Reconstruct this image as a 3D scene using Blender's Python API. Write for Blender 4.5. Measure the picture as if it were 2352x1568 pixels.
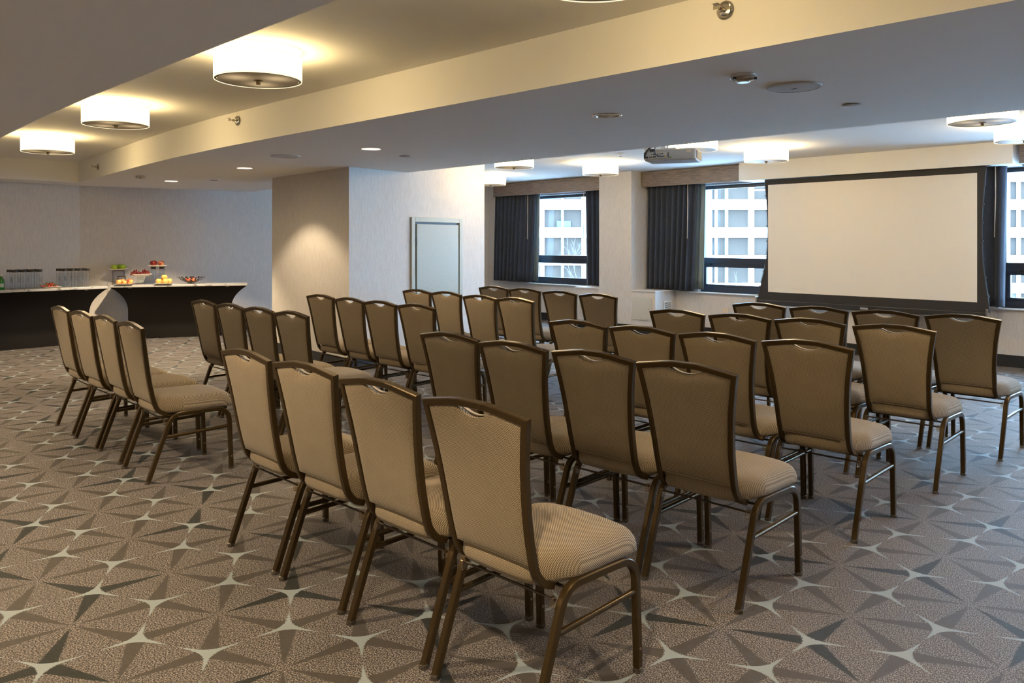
import bpy, bmesh, math, random
from mathutils import Vector, Matrix
random.seed(7)
PI = math.pi
for o in list(bpy.data.objects): bpy.data.objects.remove(o)
SC = bpy.context.scene
C = SC.collection

# ------------------------------------------------------------------ camera
CAM_H = 1.4388
cd = bpy.data.cameras.new('camera'); cam = bpy.data.objects.new('camera', cd); C.objects.link(cam)
cam.location = (0, 0, CAM_H); cam.rotation_euler = (PI/2, 0, math.radians(45.27))
cd.lens = 36*1859.7/2352; cd.sensor_width = 36; cd.sensor_fit = 'HORIZONTAL'
cd.shift_y = -(784-557)/2352; cd.clip_start = .05; cd.clip_end = 600
SC.camera = cam
# ------------------------------------------------------------------ sky and exposure
SKY = 12.5
wd = bpy.data.worlds.new('overcast_sky'); SC.world = wd; wd.use_nodes = True
bg = wd.node_tree.nodes['Background']; bg.inputs[0].default_value = (.40, .67, 1.0, 1); bg.inputs[1].default_value = SKY
vs = SC.view_settings
vs.view_transform = 'Standard'; vs.look = 'None'; vs.gamma = 1; vs.use_curve_mapping = False
vs.exposure = 1.66
WARM = (1.0, .70, .34)
LAMP = 6.0          # drum shade emission
SPOT = 42.0         # downlight watts
SC.cycles.transparent_max_bounces = 36; SC.cycles.max_bounces = 8; SC.cycles.diffuse_bounces = 4; SC.cycles.glossy_bounces = 3
SC.cycles.use_adaptive_sampling = True; SC.cycles.adaptive_threshold = .03
# ------------------------------------------------------------------ materials
def srgb(r, g, b):
    f = lambda c: (c/255/12.92) if c/255 <= .04045 else ((c/255+.055)/1.055)**2.4
    return (f(r), f(g), f(b))
class NT:
    """small helper to write node maths as expressions"""
    def __init__(s, name):
        s.m = bpy.data.materials.new(name); s.m.use_nodes = True; s.t = s.m.node_tree
        s.b = s.t.nodes['Principled BSDF']; s.out = s.t.nodes['Material Output']
    def n(s, kind): return s.t.nodes.new(kind)
    def link(s, a, b):
        if isinstance(a, (int, float)): b.default_value = a
        elif isinstance(a, tuple): b.default_value = (*a, 1) if len(a) == 3 and len(b.default_value) == 4 else a
        else: s.t.links.new(a, b)
    def math(s, op, a, b=None, c=None, clamp=False):
        n = s.n('ShaderNodeMath'); n.operation = op; n.use_clamp = clamp
        for i, v in enumerate((a, b, c)):
            if v is not None: s.link(v, n.inputs[i])
        return n.outputs[0]
    def vec(s, op, a, b=None, c=None, out=0):
        n = s.n('ShaderNodeVectorMath'); n.operation = op
        for i, v in enumerate((a, b, c)):
            if v is not None: s.link(v, n.inputs[i])
        return n.outputs[out]
    def coord(s, which='Object'): return s.n('ShaderNodeTexCoord').outputs[which]
    def sep(s, v):
        n = s.n('ShaderNodeSeparateXYZ'); s.link(v, n.inputs[0]); return n.outputs
    def comb(s, x, y, z=0.0):
        n = s.n('ShaderNodeCombineXYZ')
        for i, v in enumerate((x, y, z)): s.link(v, n.inputs[i])
        return n.outputs[0]
    def noise(s, v, scale, detail=2, rough=.5):
        n = s.n('ShaderNodeTexNoise'); s.link(v, n.inputs['Vector']); n.inputs['Scale'].default_value = scale
        n.inputs['Detail'].default_value = detail; n.inputs['Roughness'].default_value = rough
        return n.outputs[0]
    def mix(s, f, a, b):
        n = s.n('ShaderNodeMix'); n.data_type = 'RGBA'; s.link(f, n.inputs[0]); s.link(a, n.inputs[6]); s.link(b, n.inputs[7])
        return n.outputs[2]
    def mixv(s, f, a, b):
        n = s.n('ShaderNodeMix'); n.data_type = 'VECTOR'; s.link(f, n.inputs[0]); s.link(a, n.inputs[4]); s.link(b, n.inputs[5])
        return n.outputs[1]
    def ss(s, v, a, b):
        n = s.n('ShaderNodeMapRange'); n.interpolation_type = 'SMOOTHSTEP'; s.link(v, n.inputs[0])
        n.inputs[1].default_value = a; n.inputs[2].default_value = b; return n.outputs[0]
    def bump(s, h, strength=.3, dist=.002):
        n = s.n('ShaderNodeBump'); n.inputs['Strength'].default_value = strength; n.inputs['Distance'].default_value = dist
        s.link(h, n.inputs['Height']); s.t.links.new(n.outputs[0], s.b.inputs['Normal'])
    def base(s, col=None, rough=None, metal=None, spec=None):
        if col is not None: s.link(col, s.b.inputs['Base Color'])
        if rough is not None: s.link(rough, s.b.inputs['Roughness'])
        if metal is not None: s.link(metal, s.b.inputs['Metallic'])
        if spec is not None: s.link(spec, s.b.inputs['Specular IOR Level'])
        return s
def plain(name, col, rough=.5, metal=0.0, spec=.5, var=.06, scale=30):
    n = NT(name); f = n.noise(n.coord(), scale, 3)
    a = tuple(c*(1-var) for c in col); b = tuple(min(1, c*(1+var)) for c in col)
    n.base(n.mix(f, a, b), rough, metal, spec); return n.m
def emit(name, col, st, var=.03):
    n = NT(name); f = n.noise(n.coord(), 40, 2)
    n.base((.8, .75, .65), .8)
    n.link(n.mix(f, tuple(c*(1-var) for c in col), col), n.b.inputs['Emission Color']); n.b.inputs['Emission Strength'].default_value = st
    return n.m
def thin_glass(name, tint, clear=.85, rough=0.02):
    n = NT(name); n.t.nodes.remove(n.b)
    tr = n.n('ShaderNodeBsdfTransparent'); gl = n.n('ShaderNodeBsdfGlossy'); mx = n.n('ShaderNodeMixShader')
    f = n.noise(n.coord(), 8, 2)
    n.link(n.mix(f, tint, tuple(min(1, c*1.04) for c in tint)), tr.inputs[0]); gl.inputs['Roughness'].default_value = rough
    fr = n.n('ShaderNodeLayerWeight'); fr.inputs[0].default_value = .5
    n.link(n.math('MULTIPLY_ADD', n.math('POWER', fr.outputs['Facing'], 4.0), .8, 1-clear-.03, clamp=True), mx.inputs[0])
    n.t.links.new(tr.outputs[0], mx.inputs[1]); n.t.links.new(gl.outputs[0], mx.inputs[2]); n.t.links.new(mx.outputs[0], n.out.inputs[0])
    return n.m

def wallpaper():
    n = NT('striated_wallcovering'); p = n.coord()
    st = n.vec('MULTIPLY', p, (1.0, 1.0, .10))
    a = n.noise(st, 600, 2, .6); b = n.noise(st, 90, 2)
    f = n.math('ADD', n.math('MULTIPLY', a, .65), n.math('MULTIPLY', b, .35))
    f = n.ss(f, .36, .64)
    n.base(n.mix(f, (.56, .525, .50), (.69, .655, .625)), .75, spec=.25); n.bump(a, .15, .0008); return n.m
def carpet():
    n = NT('star_pattern_carpet'); p = n.coord(); x, y, z = n.sep(p)
    # lattice of the woven pattern: affine map from floor metres to lattice units
    a, b, c, d = .309442, -.01356935, .01962334, .29821765; ox, oy = -3.57704488, 1.20187065
    det = a*d - b*c
    jit = n.noise(p, 230, 1)
    jx = n.math('MULTIPLY', n.math('SUBTRACT', jit, .5), .016)
    X = n.math('ADD', n.math('SUBTRACT', x, ox), jx); Y = n.math('ADD', n.math('SUBTRACT', y, oy), jx)
    U = n.math('SUBTRACT', n.math('MULTIPLY', X, d/det), n.math('MULTIPLY', Y, c/det))
    V = n.math('SUBTRACT', n.math('MULTIPLY', Y, a/det), n.math('MULTIPLY', X, b/det))
    uv = n.comb(U, V)
    s3 = math.sqrt(3)
    def wrap(v, hx, hy):
        q = n.vec('SUBTRACT', uv, (v[0], v[1], 0.0))
        return n.vec('WRAP', q, (hx, hy, 1.0), (-hx, -hy, -1.0))
    def near(a_, b_):
        la = n.vec('LENGTH', a_, out=1); lb = n.vec('LENGTH', b_, out=1)
        return n.mixv(n.math('LESS_THAN', lb, la), a_, b_)
    low = near(wrap((0, -.25), s3/2, 1.5), wrap((s3/2, 1.25), s3/2, 1.5))
    high = near(wrap((s3/2, .25), s3/2, 1.5), wrap((0, 1.75), s3/2, 1.5))
    high = n.vec('MULTIPLY', high, (1.0, -1.0, 1.0))
    q = near(low, high); ql = n.vec('LENGTH', q, out=1)
    dk = n.math('MINIMUM', n.vec('LENGTH', wrap((0, -.25), s3, 1.5), out=1), n.vec('LENGTH', wrap((s3, 1.75), s3, 1.5), out=1))
    dark = n.math('LESS_THAN', dk, n.math('ADD', ql, .01))
    qx, qy, _ = n.sep(q)
    th = n.math('ARCTAN2', qy, qx)
    def arm(off):
        al = n.math('WRAP', n.math('SUBTRACT', th, off), PI/3, -PI/3)
        return n.math('MULTIPLY', ql, n.math('COSINE', al)), n.math('ABSOLUTE', n.math('MULTIPLY', ql, n.math('SINE', al)))
    t, w = arm(-PI/2)
    k = n.math('MAXIMUM', n.math('SUBTRACT', 1.0, n.math('DIVIDE', t, .44)), 0.0)
    kb = n.math('MAXIMUM', n.math('SUBTRACT', 1.0, n.math('DIVIDE', t, .17)), 0.0)
    light = n.math('LESS_THAN', w, n.math('MULTIPLY_ADD', n.math('MULTIPLY', kb, kb), .055, n.math('MULTIPLY', k, .046)))
    t2, w2 = arm(PI/2)
    k2 = n.math('MAXIMUM', n.math('SUBTRACT', 1.0, n.math('DIVIDE', t2, .93)), 0.0)
    leaf = n.math('LESS_THAN', w2, n.math('MULTIPLY', n.math('POWER', k2, .85), .118))
    sp = n.noise(n.vec('MULTIPLY', p, (1.0, .70, 1.0)), 235, 2, .55)
    sp = n.ss(sp, .505, .545)
    big = n.noise(p, 2.2, 2)
    ground = n.mix(sp, (.032, .027, .025), (.30, .258, .232))
    ground = n.mix(n.math('MULTIPLY', big, .22), ground, (.085, .07, .062))
    fine = n.noise(p, 600, 2)
    taupe = n.mix(fine, (.046, .037, .030), (.070, .058, .048))
    black = n.mix(fine, (.006, .0075, .006), (.016, .018, .015))
    star = n.mix(fine, (.22, .255, .265), (.31, .355, .36))
    col = n.mix(leaf, ground, n.mix(dark, taupe, black))
    col = n.mix(light, col, star)
    n.base(col, .62, spec=.34); n.b.inputs['Sheen Weight'].default_value = .10; n.b.inputs['Sheen Roughness'].default_value = .4
    n.bump(n.noise(p, 420, 3), .6, .004)
    return n.m
def fabric():
    n = NT('two_tone_twill_fabric'); x, y, z = n.sep(n.coord()); yz = n.math('ADD', y, z)
    pit = 2*PI/.0078
    A = n.math('SINE', n.math('MULTIPLY', n.math('ADD', x, yz), pit)); B = n.math('SINE', n.math('MULTIPLY', n.math('SUBTRACT', x, yz), pit))
    h = n.math('ADD', n.math('MULTIPLY', n.math('MULTIPLY', A, B), .55), n.math('MULTIPLY', A, .45))
    f = n.ss(h, -.35, .45)
    v = n.noise(n.coord(), 9, 2)
    lo = n.mix(v, (.042, .026, .012), (.056, .036, .018)); hi = n.mix(v, (.45, .355, .235), (.53, .42, .285))
    n.base(n.mix(f, lo, hi), .78, spec=.25); n.b.inputs['Sheen Weight'].default_value = .15
    n.bump(h, .5, .0012); return n.m
def wood():
    n = NT('brown_grey_oak_veneer'); p = n.coord()
    st = n.vec('MULTIPLY', p, (.6, 6.0, 9.0)); a = n.noise(st, 9, 4, .65); b = n.noise(n.vec('MULTIPLY', p, (1.5, 20., 40.)), 6, 2)
    f = n.ss(n.math('ADD', n.math('MULTIPLY', a, .7), n.math('MULTIPLY', b, .3)), .3, .7)
    n.base(n.mix(f, (.115, .085, .068), (.30, .235, .195)), .5); return n.m
def drape():
    n = NT('dark_slate_drape'); p = n.coord(); f = n.noise(n.vec('MULTIPLY', p, (1., 1., .3)), 60, 3)
    n.base(n.mix(f, (.030, .038, .058), (.056, .068, .095)), .8, spec=.2); n.b.inputs['Sheen Weight'].default_value = .2; return n.m
def marble():
    n = NT('grey_table_laminate'); p = n.coord(); f = n.noise(p, 25, 4); g = n.ss(n.noise(p, 7, 5, .7), .58, .66)
    n.base(n.mix(g, n.mix(f, (.36, .36, .37), (.48, .48, .49)), (.16, .15, .15)), .28); return n.m
def perforated():
    n = NT('bronze_mesh_diffuser'); x, y, z = n.sep(n.coord()); k = 2*PI/.006
    h = n.math('MULTIPLY', n.math('SINE', n.math('MULTIPLY', x, k)), n.math('SINE', n.math('MULTIPLY', y, k)))
    f = n.ss(h, -.2, .4); c = n.mix(f, (.15, .10, .055), (.33, .24, .145))
    n.base(c, .5, .3)
    # the bulbs behind the mesh: three soft bright places
    e = None
    for a in (0.5, 2.6, 4.7):
        dx = n.math('SUBTRACT', x, .13*math.cos(a)); dy = n.math('SUBTRACT', y, .13*math.sin(a))
        r2 = n.math('ADD', n.math('MULTIPLY', dx, dx), n.math('MULTIPLY', dy, dy))
        g = n.math('POWER', 2.718, n.math('MULTIPLY', r2, -170.0)); e = g if e is None else n.math('ADD', e, g)
    n.link((1.0, .72, .38), n.b.inputs['Emission Color']); n.link(n.math('ADD', n.math('MULTIPLY', e, .16), .02), n.b.inputs['Emission Strength'])
    return n.m
def fruit(name, c1, c2, rough=.35, scale=9):
    n = NT(name); f = n.ss(n.noise(n.coord(), scale, 3), .38, .62); n.base(n.mix(f, c1, c2), rough); return n.m

M = {
 'wall': wallpaper(), 'carpet': carpet(), 'fabric': fabric(), 'wood': wood(), 'drape': drape(), 'slab': marble(),
 'mesh': perforated(),
 'ceiling': plain('ceiling_paint', (.82, .80, .77), .85, spec=.2, var=.015, scale=4),
 'baseb': plain('black_rubber_baseboard', (.016, .018, .024), .45),
 'bronze': plain('bronze_powder_coat', (.075, .048, .019), .28, .65, var=.10, scale=90),
 'bronze_d': plain('dark_bronze_rod', (.05, .036, .024), .4, .5),
 'under': plain('black_seat_board', (.02, .017, .014), .8),
 'clear': thin_glass('clear_plastic', (.90, .82, .70), .80, .15),
 'glide': thin_glass('clear_glide_plastic', (.85, .78, .66), .70, .25),
 'screw': plain('steel_screw', (.35, .25, .18), .35, .8),
 'rimlit': plain('painted_rim_highlight', (.62, .55, .47), .5),  # light on the chair-back scoop rim, put into a pale colour
 'shade': emit('lit_linen_shade', (1.0, .74, .34), LAMP),
 'shade_bay': emit('lit_linen_shade_bay', (1.0, .75, .38), LAMP*1.45),
 'band': emit('shade_hem', (1.0, .82, .52), .42),
 'ring': plain('brushed_nickel_ring', (.10, .085, .07), .35, .8),
 'brass': plain('aged_brass', (.22, .16, .08), .35, .8),
 'chrome': plain('chrome', (.55, .52, .48), .18, .95),
 'redbulb': plain('red_glass_bulb', (.45, .05, .02), .2),
 'lens': emit('lit_downlight_lens', (1.0, .82, .62), 7.0),
 'reflect': plain('downlight_reflector', (.86, .82, .74), .3, .0, var=.12, scale=55),
 'white': plain('white_plastic', (.70, .69, .66), .45),
 'offwhite': plain('off_white_speaker_grille', (.50, .48, .45), .6),
 'doorp': plain('sage_grey_door_paint', (.40, .40, .34), .45),
 'doorf': plain('sage_grey_trim_paint', (.44, .44, .37), .45),
 'panelp': plain('access_panel_paint', (.56, .54, .49), .5),
 'alum': plain('dark_bronze_aluminium', (.030, .036, .050), .4, .3),
 'sill': plain('white_sill', (.70, .68, .65), .45),
 'wglass': thin_glass('window_glass', (.93, .97, 1.0), .92),
 'lining': plain('pale_drape_lining', (.20, .26, .28), .9),
 'wand': plain('tan_wand', (.55, .45, .34), .4),
 'scrb': plain('black_screen_border', (.028, .026, .026), .75),
 'scrw': plain('white_screen_vinyl', (.78, .74, .68), .9, spec=.1, var=.01),
 'bar': plain('black_screen_bar', (.025, .024, .025), .4),
 'badge': plain('grey_badge', (.40, .42, .52), .4),
 'black': plain('black_plastic', (.015, .015, .016), .4),
 'proj': plain('projector_casing', (.44, .42, .39), .45),
 'projd': plain('projector_dark_vent', (.12, .11, .10), .5),
 'green': plain('green_sticker', (.07, .35, .03), .4),
 'blue': plain('blue_cable', (.03, .06, .16), .4),
 'yellow': plain('yellow_plug', (.6, .5, .06), .4),
 'cream': plain('cream_sticker', (.72, .58, .42), .5),
 'spandex': plain('black_spandex', (.0022, .0012, .0012), .6, spec=.16),
 'cap': plain('dark_bottle_cap', (.030, .026, .022), .4, .2),
 'bglass': thin_glass('clear_bottle_glass', (.975, .985, .99), .95),
 'water': thin_glass('still_water', (.97, .985, .99), .97),
 'letter': plain('dark_lettering', (.10, .11, .13), .5),
 'gglass': plain('green_bottle_glass', (.008, .17, .018), .12),
 'glabel': plain('pale_green_label', (.42, .52, .42), .5),
 'gtext': plain('green_print', (.05, .24, .07), .5),
 'plate': plain('cream_porcelain', (.74, .68, .60), .25),
 'apple_g': fruit('green_apple_skin', (.20, .36, .02), (.38, .50, .05), .22),
 'apple_r': fruit('dark_red_apple_skin', (.13, .010, .010), (.22, .022, .018), .2),
 'apple_b': fruit('blush_apple_skin', (.22, .03, .02), (.48, .24, .09), .25),
 'peach': fruit('peach_skin', (.46, .06, .04), (.80, .46, .14), .45, 16),
 'orange': fruit('pale_orange_skin', (.82, .40, .10), (.88, .48, .15), .5),
 'bowlfruit': fruit('red_orange_fruit', (.50, .04, .03), (.80, .24, .08), .3),
 'grape': fruit('red_grape_skin', (.055, .006, .010), (.14, .018, .02), .18),
 'straw': fruit('strawberry_skin', (.40, .012, .016), (.58, .04, .04), .3),
 'leafg': plain('strawberry_leaf', (.10, .17, .03), .5),
 'stem': plain('brown_stem', (.06, .04, .02), .7),
 'wire': plain('dark_steel_wire', (.035, .028, .02), .4, .6),
 'bowlm': plain('dark_metal_bowl', (.055, .055, .058), .3, .7),
 'facade': plain('white_concrete_cladding', (.66, .70, .74), .7, var=.04, scale=.2),
 'pane': plain('tinted_office_glazing', (.050, .038, .030), .6, spec=.03, var=.35, scale=.35),
 'panel': plain('blue_window_panel', (.03, .10, .22), .5),
 'bark': plain('pale_bare_bark', (.085, .075, .075), .9),
 'street': plain('pale_grey_paving', (.45, .45, .46), .9),
}
# ------------------------------------------------------------------ mesh helpers
def V(*a): return Vector(a)
def tag(o, label=None, cat=None, group=None, kind=None):
    if label: o['label'] = label
    if cat: o['category'] = cat
    if group: o['group'] = group
    if kind: o['kind'] = kind
    return o
def empty(name, loc=(0,0,0), rz=0, label=None, cat=None, group=None, kind=None):
    o = bpy.data.objects.new(name, None); C.objects.link(o); o.empty_display_size = .05
    o.location = loc; o.rotation_euler = (0, 0, rz); return tag(o, label, cat, group, kind)
def obj(name, bm, mat, parent=None, smooth=False, bevel=0, loc=None, rot=None):
    bmesh.ops.recalc_face_normals(bm, faces=bm.faces)
    me = bpy.data.meshes.new(name); bm.to_mesh(me); bm.free()
    if smooth:
        for p in me.polygons: p.use_smooth = True
    me.materials.append(M[mat] if isinstance(mat, str) else mat)
    o = bpy.data.objects.new(name, me); C.objects.link(o)
    if parent: o.parent = parent
    if loc: o.location = loc
    if rot: o.rotation_euler = rot
    if smooth == 'auto' or (smooth and bevel):
        try: me.set_sharp_from_angle(angle=math.radians(40))
        except Exception: pass
    if bevel:
        b = o.modifiers.new('bevel', 'BEVEL'); b.width = bevel; b.segments = 2; b.limit_method = 'ANGLE'
    return o
def structure(o): o['kind'] = 'structure'; return o
def box(bm, c, s, rot=None):
    r = bmesh.ops.create_cube(bm, size=1); m = Matrix.Translation(Vector(c)) @ (rot if rot else Matrix()) @ Matrix.Diagonal((*s, 1))
    bmesh.ops.transform(bm, matrix=m, verts=r['verts']); return bm
def bx(x0, x1, y0, y1, z0, z1, bm=None):
    bm = bm or bmesh.new(); return box(bm, ((x0+x1)/2, (y0+y1)/2, (z0+z1)/2), (x1-x0, y1-y0, z1-z0))
def prism(poly, z0, z1, bm=None):
    bm = bm or bmesh.new()
    a = [bm.verts.new((p[0], p[1], z0)) for p in poly]; b = [bm.verts.new((p[0], p[1], z1)) for p in poly]
    n = len(poly); bm.faces.new(a[::-1]); bm.faces.new(b)
    for i in range(n): bm.faces.new((a[i], a[(i+1) % n], b[(i+1) % n], b[i]))
    return bm
def strip_prism(A, B, z0, z1):      # between two polylines of equal length
    bm = bmesh.new(); n = len(A)
    g = [[bm.verts.new((p[0], p[1], z)) for p in L] for z in (z0, z1) for L in (A, B)]
    a0, b0, a1, b1 = g
    for i in range(n-1):
        bm.faces.new((a0[i], a0[i+1], b0[i+1], b0[i])); bm.faces.new((a1[i], b1[i], b1[i+1], a1[i+1]))
        bm.faces.new((a0[i], a1[i], a1[i+1], a0[i+1])); bm.faces.new((b0[i], b0[i+1], b1[i+1], b1[i]))
    bm.faces.new((a0[0], b0[0], b1[0], a1[0])); bm.faces.new((a0[-1], a1[-1], b1[-1], b0[-1]))
    return bm
def lathe(prof, n=32, bm=None, c=(0,0,0), mat=None):
    bm = bm or bmesh.new(); rings = []
    for r, z in prof:
        if r < 1e-6: rings.append([bm.verts.new((0, 0, z))])
        else: rings.append([bm.verts.new((r*math.cos(2*PI*i/n), r*math.sin(2*PI*i/n), z)) for i in range(n)])
    vs_ = [v for r in rings for v in r]
    for a, b in zip(rings, rings[1:]):
        if len(a) == 1 and len(b) == 1: continue
        for i in range(n):
            j = (i+1) % n
            if len(a) == 1: bm.faces.new((a[0], b[i], b[j]))
            elif len(b) == 1: bm.faces.new((a[i], a[j], b[0]))
            else: bm.faces.new((a[i], a[j], b[j], b[i]))
    if mat is not None: bmesh.ops.transform(bm, matrix=mat, verts=vs_)
    bmesh.ops.translate(bm, vec=Vector(c), verts=vs_)
    return bm
def disc_solid(r, z0, z1, n=32, bm=None, c=(0,0,0), mat=None): return lathe([(0, z0), (r, z0), (r, z1), (0, z1)], n, bm, c, mat)
def sweep(pts, prof, bm=None, up=Vector((1, 0, 0)), closed=False, cap=True):
    """prof: list of (a, b) offsets; a along 'side', b along the other normal"""
    bm = bm or bmesh.new(); P = [Vector(p) for p in pts]; n = len(P); rings = []
    for i in range(n):
        if closed: t = (P[(i+1) % n]-P[i-1])
        else: t = P[min(i+1, n-1)]-P[max(i-1, 0)]
        t.normalize(); a = up - t*up.dot(t)
        if a.length < 1e-4: a = Vector((0, 1, 0)) - t*t.y
        a.normalize(); b = t.cross(a)
        rings.append([bm.verts.new(P[i]+a*q[0]+b*q[1]) for q in prof])
    m = len(prof)
    for k in range(n if closed else n-1):
        A, B = rings[k], rings[(k+1) % n]
        for i in range(m): bm.faces.new((A[i], A[(i+1) % m], B[(i+1) % m], B[i]))
    if cap and not closed: bm.faces.new(rings[0][::-1]); bm.faces.new(rings[-1])
    return bm
def circ(r, n=8): return [(r*math.cos(2*PI*i/n), r*math.sin(2*PI*i/n)) for i in range(n)]
def rsq(h, w, c): return [(h, w-c), (h-c, w), (-h+c, w), (-h, w-c), (-h, -w+c), (-h+c, -w), (h-c, -w), (h, -w+c)]
def arc_pts(a, b, c_, k=6):        # quadratic bend through corner b
    a, b, c_ = Vector(a), Vector(b), Vector(c_)
    return [a*(1-t)**2 + b*2*t*(1-t) + c_*t*t for t in [i/k for i in range(k+1)]]
def ball(r, bm=None, c=(0,0,0), seg=14, sq=(1,1,1)):
    bm = bm or bmesh.new(); q = bmesh.ops.create_uvsphere(bm, u_segments=seg, v_segments=max(6, seg*2//3), radius=r)
    bmesh.ops.transform(bm, matrix=Matrix.Translation(Vector(c)) @ Matrix.Diagonal((*sq, 1)), verts=q['verts']); return bm
def copy_tree(o, parent=None):
    c = o.copy(); C.objects.link(c); c.parent = parent
    for ch in list(o.children): copy_tree(ch, c)
    return c

# ================================================================== THE ROOM
ZS, ZC = 2.289, 2.572            # soffit underside, coffer ceiling
WB0, WM, WA = 10.88, -.045, -6.6 # window wall line
def wl(a, d=0): return (a, WB0 - d + WM*(a-WA))
def wbox(a0, a1, d0, d1, z0, z1, bm=None):   # box between depths d0<d1 measured into the room
    return prism([wl(a0, d0), wl(a1, d0), wl(a1, d1), wl(a0, d1)], z0, z1, bm)

structure(obj('floor', bx(-14.5, 6, -5.5, 11.8, -.12, 0), 'carpet'))
# ceiling slab above everything
structure(obj('ceiling', bx(-14.5, 6, -5.5, 11.8, ZC, ZC+.15), 'ceiling'))
# dropped soffits around the coffers
nearL = [(6, 1.565), (-2.4, 1.562), (-3.84, 1.562), (-5.13, 1.575), (-6.3, 1.61), (-7.62, 1.677), (-9, 1.745), (-12.42, 1.95)]
farL  = [(6, 3.27), (-3.2, 3.25), (-6.0, 3.24), (-7.04, 3.25), (-8.12, 3.30), (-9.2, 3.385), (-10.3, 3.49), (-11.4, 3.60), (-12.42, 3.70)]
bay   = [(6, 5.99), (-3.2, 5.985), (-6.0, 5.985), (-7.04, 5.99), (-8.12, 6.02), (-9.2, 6.10), (-10.3, 6.20), (-11.4, 6.32), (-13.3, 6.50)]
farL2 = farL[:-1] + [(-12.42, 3.70)]
sof = strip_prism(farL[:-1]+[(-12.42, 3.70)], bay[:-1]+[(-12.42, 6.42)], ZS, ZC)
sof_main = structure(obj('ceiling_soffit_middle', sof, 'ceiling'))
structure(obj('ceiling_soffit_left', prism([(-12.42, -5.5), (-12.42, 6.42), (-13.6, 6.52), (-13.6, -5.5)], ZS, ZC), 'ceiling'))
sof_near = structure(obj('ceiling_soffit_near', strip_prism(nearL, [(p[0], -1.45) for p in nearL], ZS, ZC), 'ceiling'))
structure(obj('ceiling_soffit_rear', bx(-12.42, 6, -5.5, -3.25, ZS, ZC), 'ceiling'))

# left wall with its bend
C0 = (-13.15, 3.93)
structure(obj('wall_left', prism([(-12.90, -5.5), (-12.93, 2.2), C0, (-13.5, 3.93), (-13.5, -5.5)], 0, ZC), 'wall'))
cx = C0[0]+.178*(11.5-3.93)
structure(obj('wall_far_left', prism([C0, (cx, 11.5), (cx-.4, 11.5), (-13.5, 3.93)], 0, ZC), 'wall'))
def bb_line(name, pts, th=.014, h=.138, side=1):
    bm = bmesh.new()
    for p, q in zip(pts, pts[1:]):
        d = Vector((q[0]-p[0], q[1]-p[1], 0)).normalized(); nn = Vector((-d.y, d.x, 0))*side*th
        prism([(p[0]+nn.x*.05, p[1]+nn.y*.05), (q[0]+nn.x*.05, q[1]+nn.y*.05), (q[0]+nn.x, q[1]+nn.y), (p[0]+nn.x, p[1]+nn.y)], .0, h, bm)
    return structure(obj(name, bm, 'baseb'))
bb_line('baseboard_left', [(-12.90, -5.4), (-12.93, 2.2), C0, (cx, 11.1)], side=-1)
# free-standing block with the access door
BLK = [(-7.75, 5.10), (-9.80, 5.26), (-10.05, 7.62), (-8.03, 7.43)]
structure(obj('wall_block', prism(BLK, 0, ZC), 'wall'))
bb_line('baseboard_block', [BLK[1], BLK[0]], side=-1); bb_line('baseboard_block_side', [BLK[0], (-7.862, 6.03)], side=-1)
bb_line('baseboard_block_end', [(-7.978, 7.0), BLK[3], BLK[2]], side=-1)
# unseen walls behind and beside the camera
structure(obj('wall_back', bx(-13.5, 6, -5.6, -5.45, 0, ZC), 'wall'))
structure(obj('wall_right', bx(5.9, 6.1, -5.5, 11.8, 0, ZC), 'wall'))

# ---- window wall: piers, apron, head
WIN = [(-10.72, -9.22), (-6.90, -4.75), (-2.72, -.35), (.85, 3.3)]
ZW0, ZW1 = .672, 2.315
structure(obj('wall_window_apron', wbox(-12.3, 6, -.28, 0, 0, ZW0-.012), 'wall'))
structure(obj('wall_window_head', wbox(-12.3, 6, -.28, 0, ZW1, ZC), 'wall'))
edges = [-12.3] + [e for w in WIN for e in w] + [6]
for i in range(0, len(edges), 2):
    structure(obj('wall_window_pier', wbox(edges[i], edges[i+1], -.28, 0, ZW0-.012, ZW1), 'wall'))
# pilasters and their lower plinths
structure(obj('wall_pilaster_left', wbox(-8.473, -7.793, 0.0, .55, 0, ZC), 'wall'))
structure(obj('wall_plinth_left', wbox(-9.004, -8.474, 0.0, .55, 0, .675), 'wall'))
structure(obj('wall_plinth_mid', wbox(-7.792, -7.32, 0.0, .55, 0, .675), 'wall'))
structure(obj('trim_1', wbox(-9.01, -8.474, 0.0, .565, .676, .69), 'sill'))
structure(obj('trim_2', wbox(-7.79, -7.31, 0.0, .565, .676, .69), 'sill'))
structure(obj('wall_pilaster_right', wbox(-4.61, -3.85, 0.0, .30, 0, ZC), 'wall'))
def bbw(name, pts): bb_line(name, [wl(*p) for p in pts], side=-1)
bbw('baseboard_window_left', [(-11.85, 0), (-9.004, 0), (-9.004, .55), (-7.32, .55), (-7.32, 0), (-4.61, 0), (-4.61, .30), (-3.85, .30), (-3.85, 0), (5.9, 0)])
# screen pelmet box
structure(obj('ceiling_screen_pelmet', wbox(-5.93, -2.474, 0.0, .42, 2.318, ZC), 'ceiling'))
# sills
for k, (a0, a1) in enumerate(((-11.6, -9.01), (-7.31, -4.62), (-3.84, 5.8))):
    structure(obj('trim_%d' % (k+3), wbox(a0, a1, -.20, .035, ZW0-.011, ZW0+.004), 'sill'))
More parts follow.
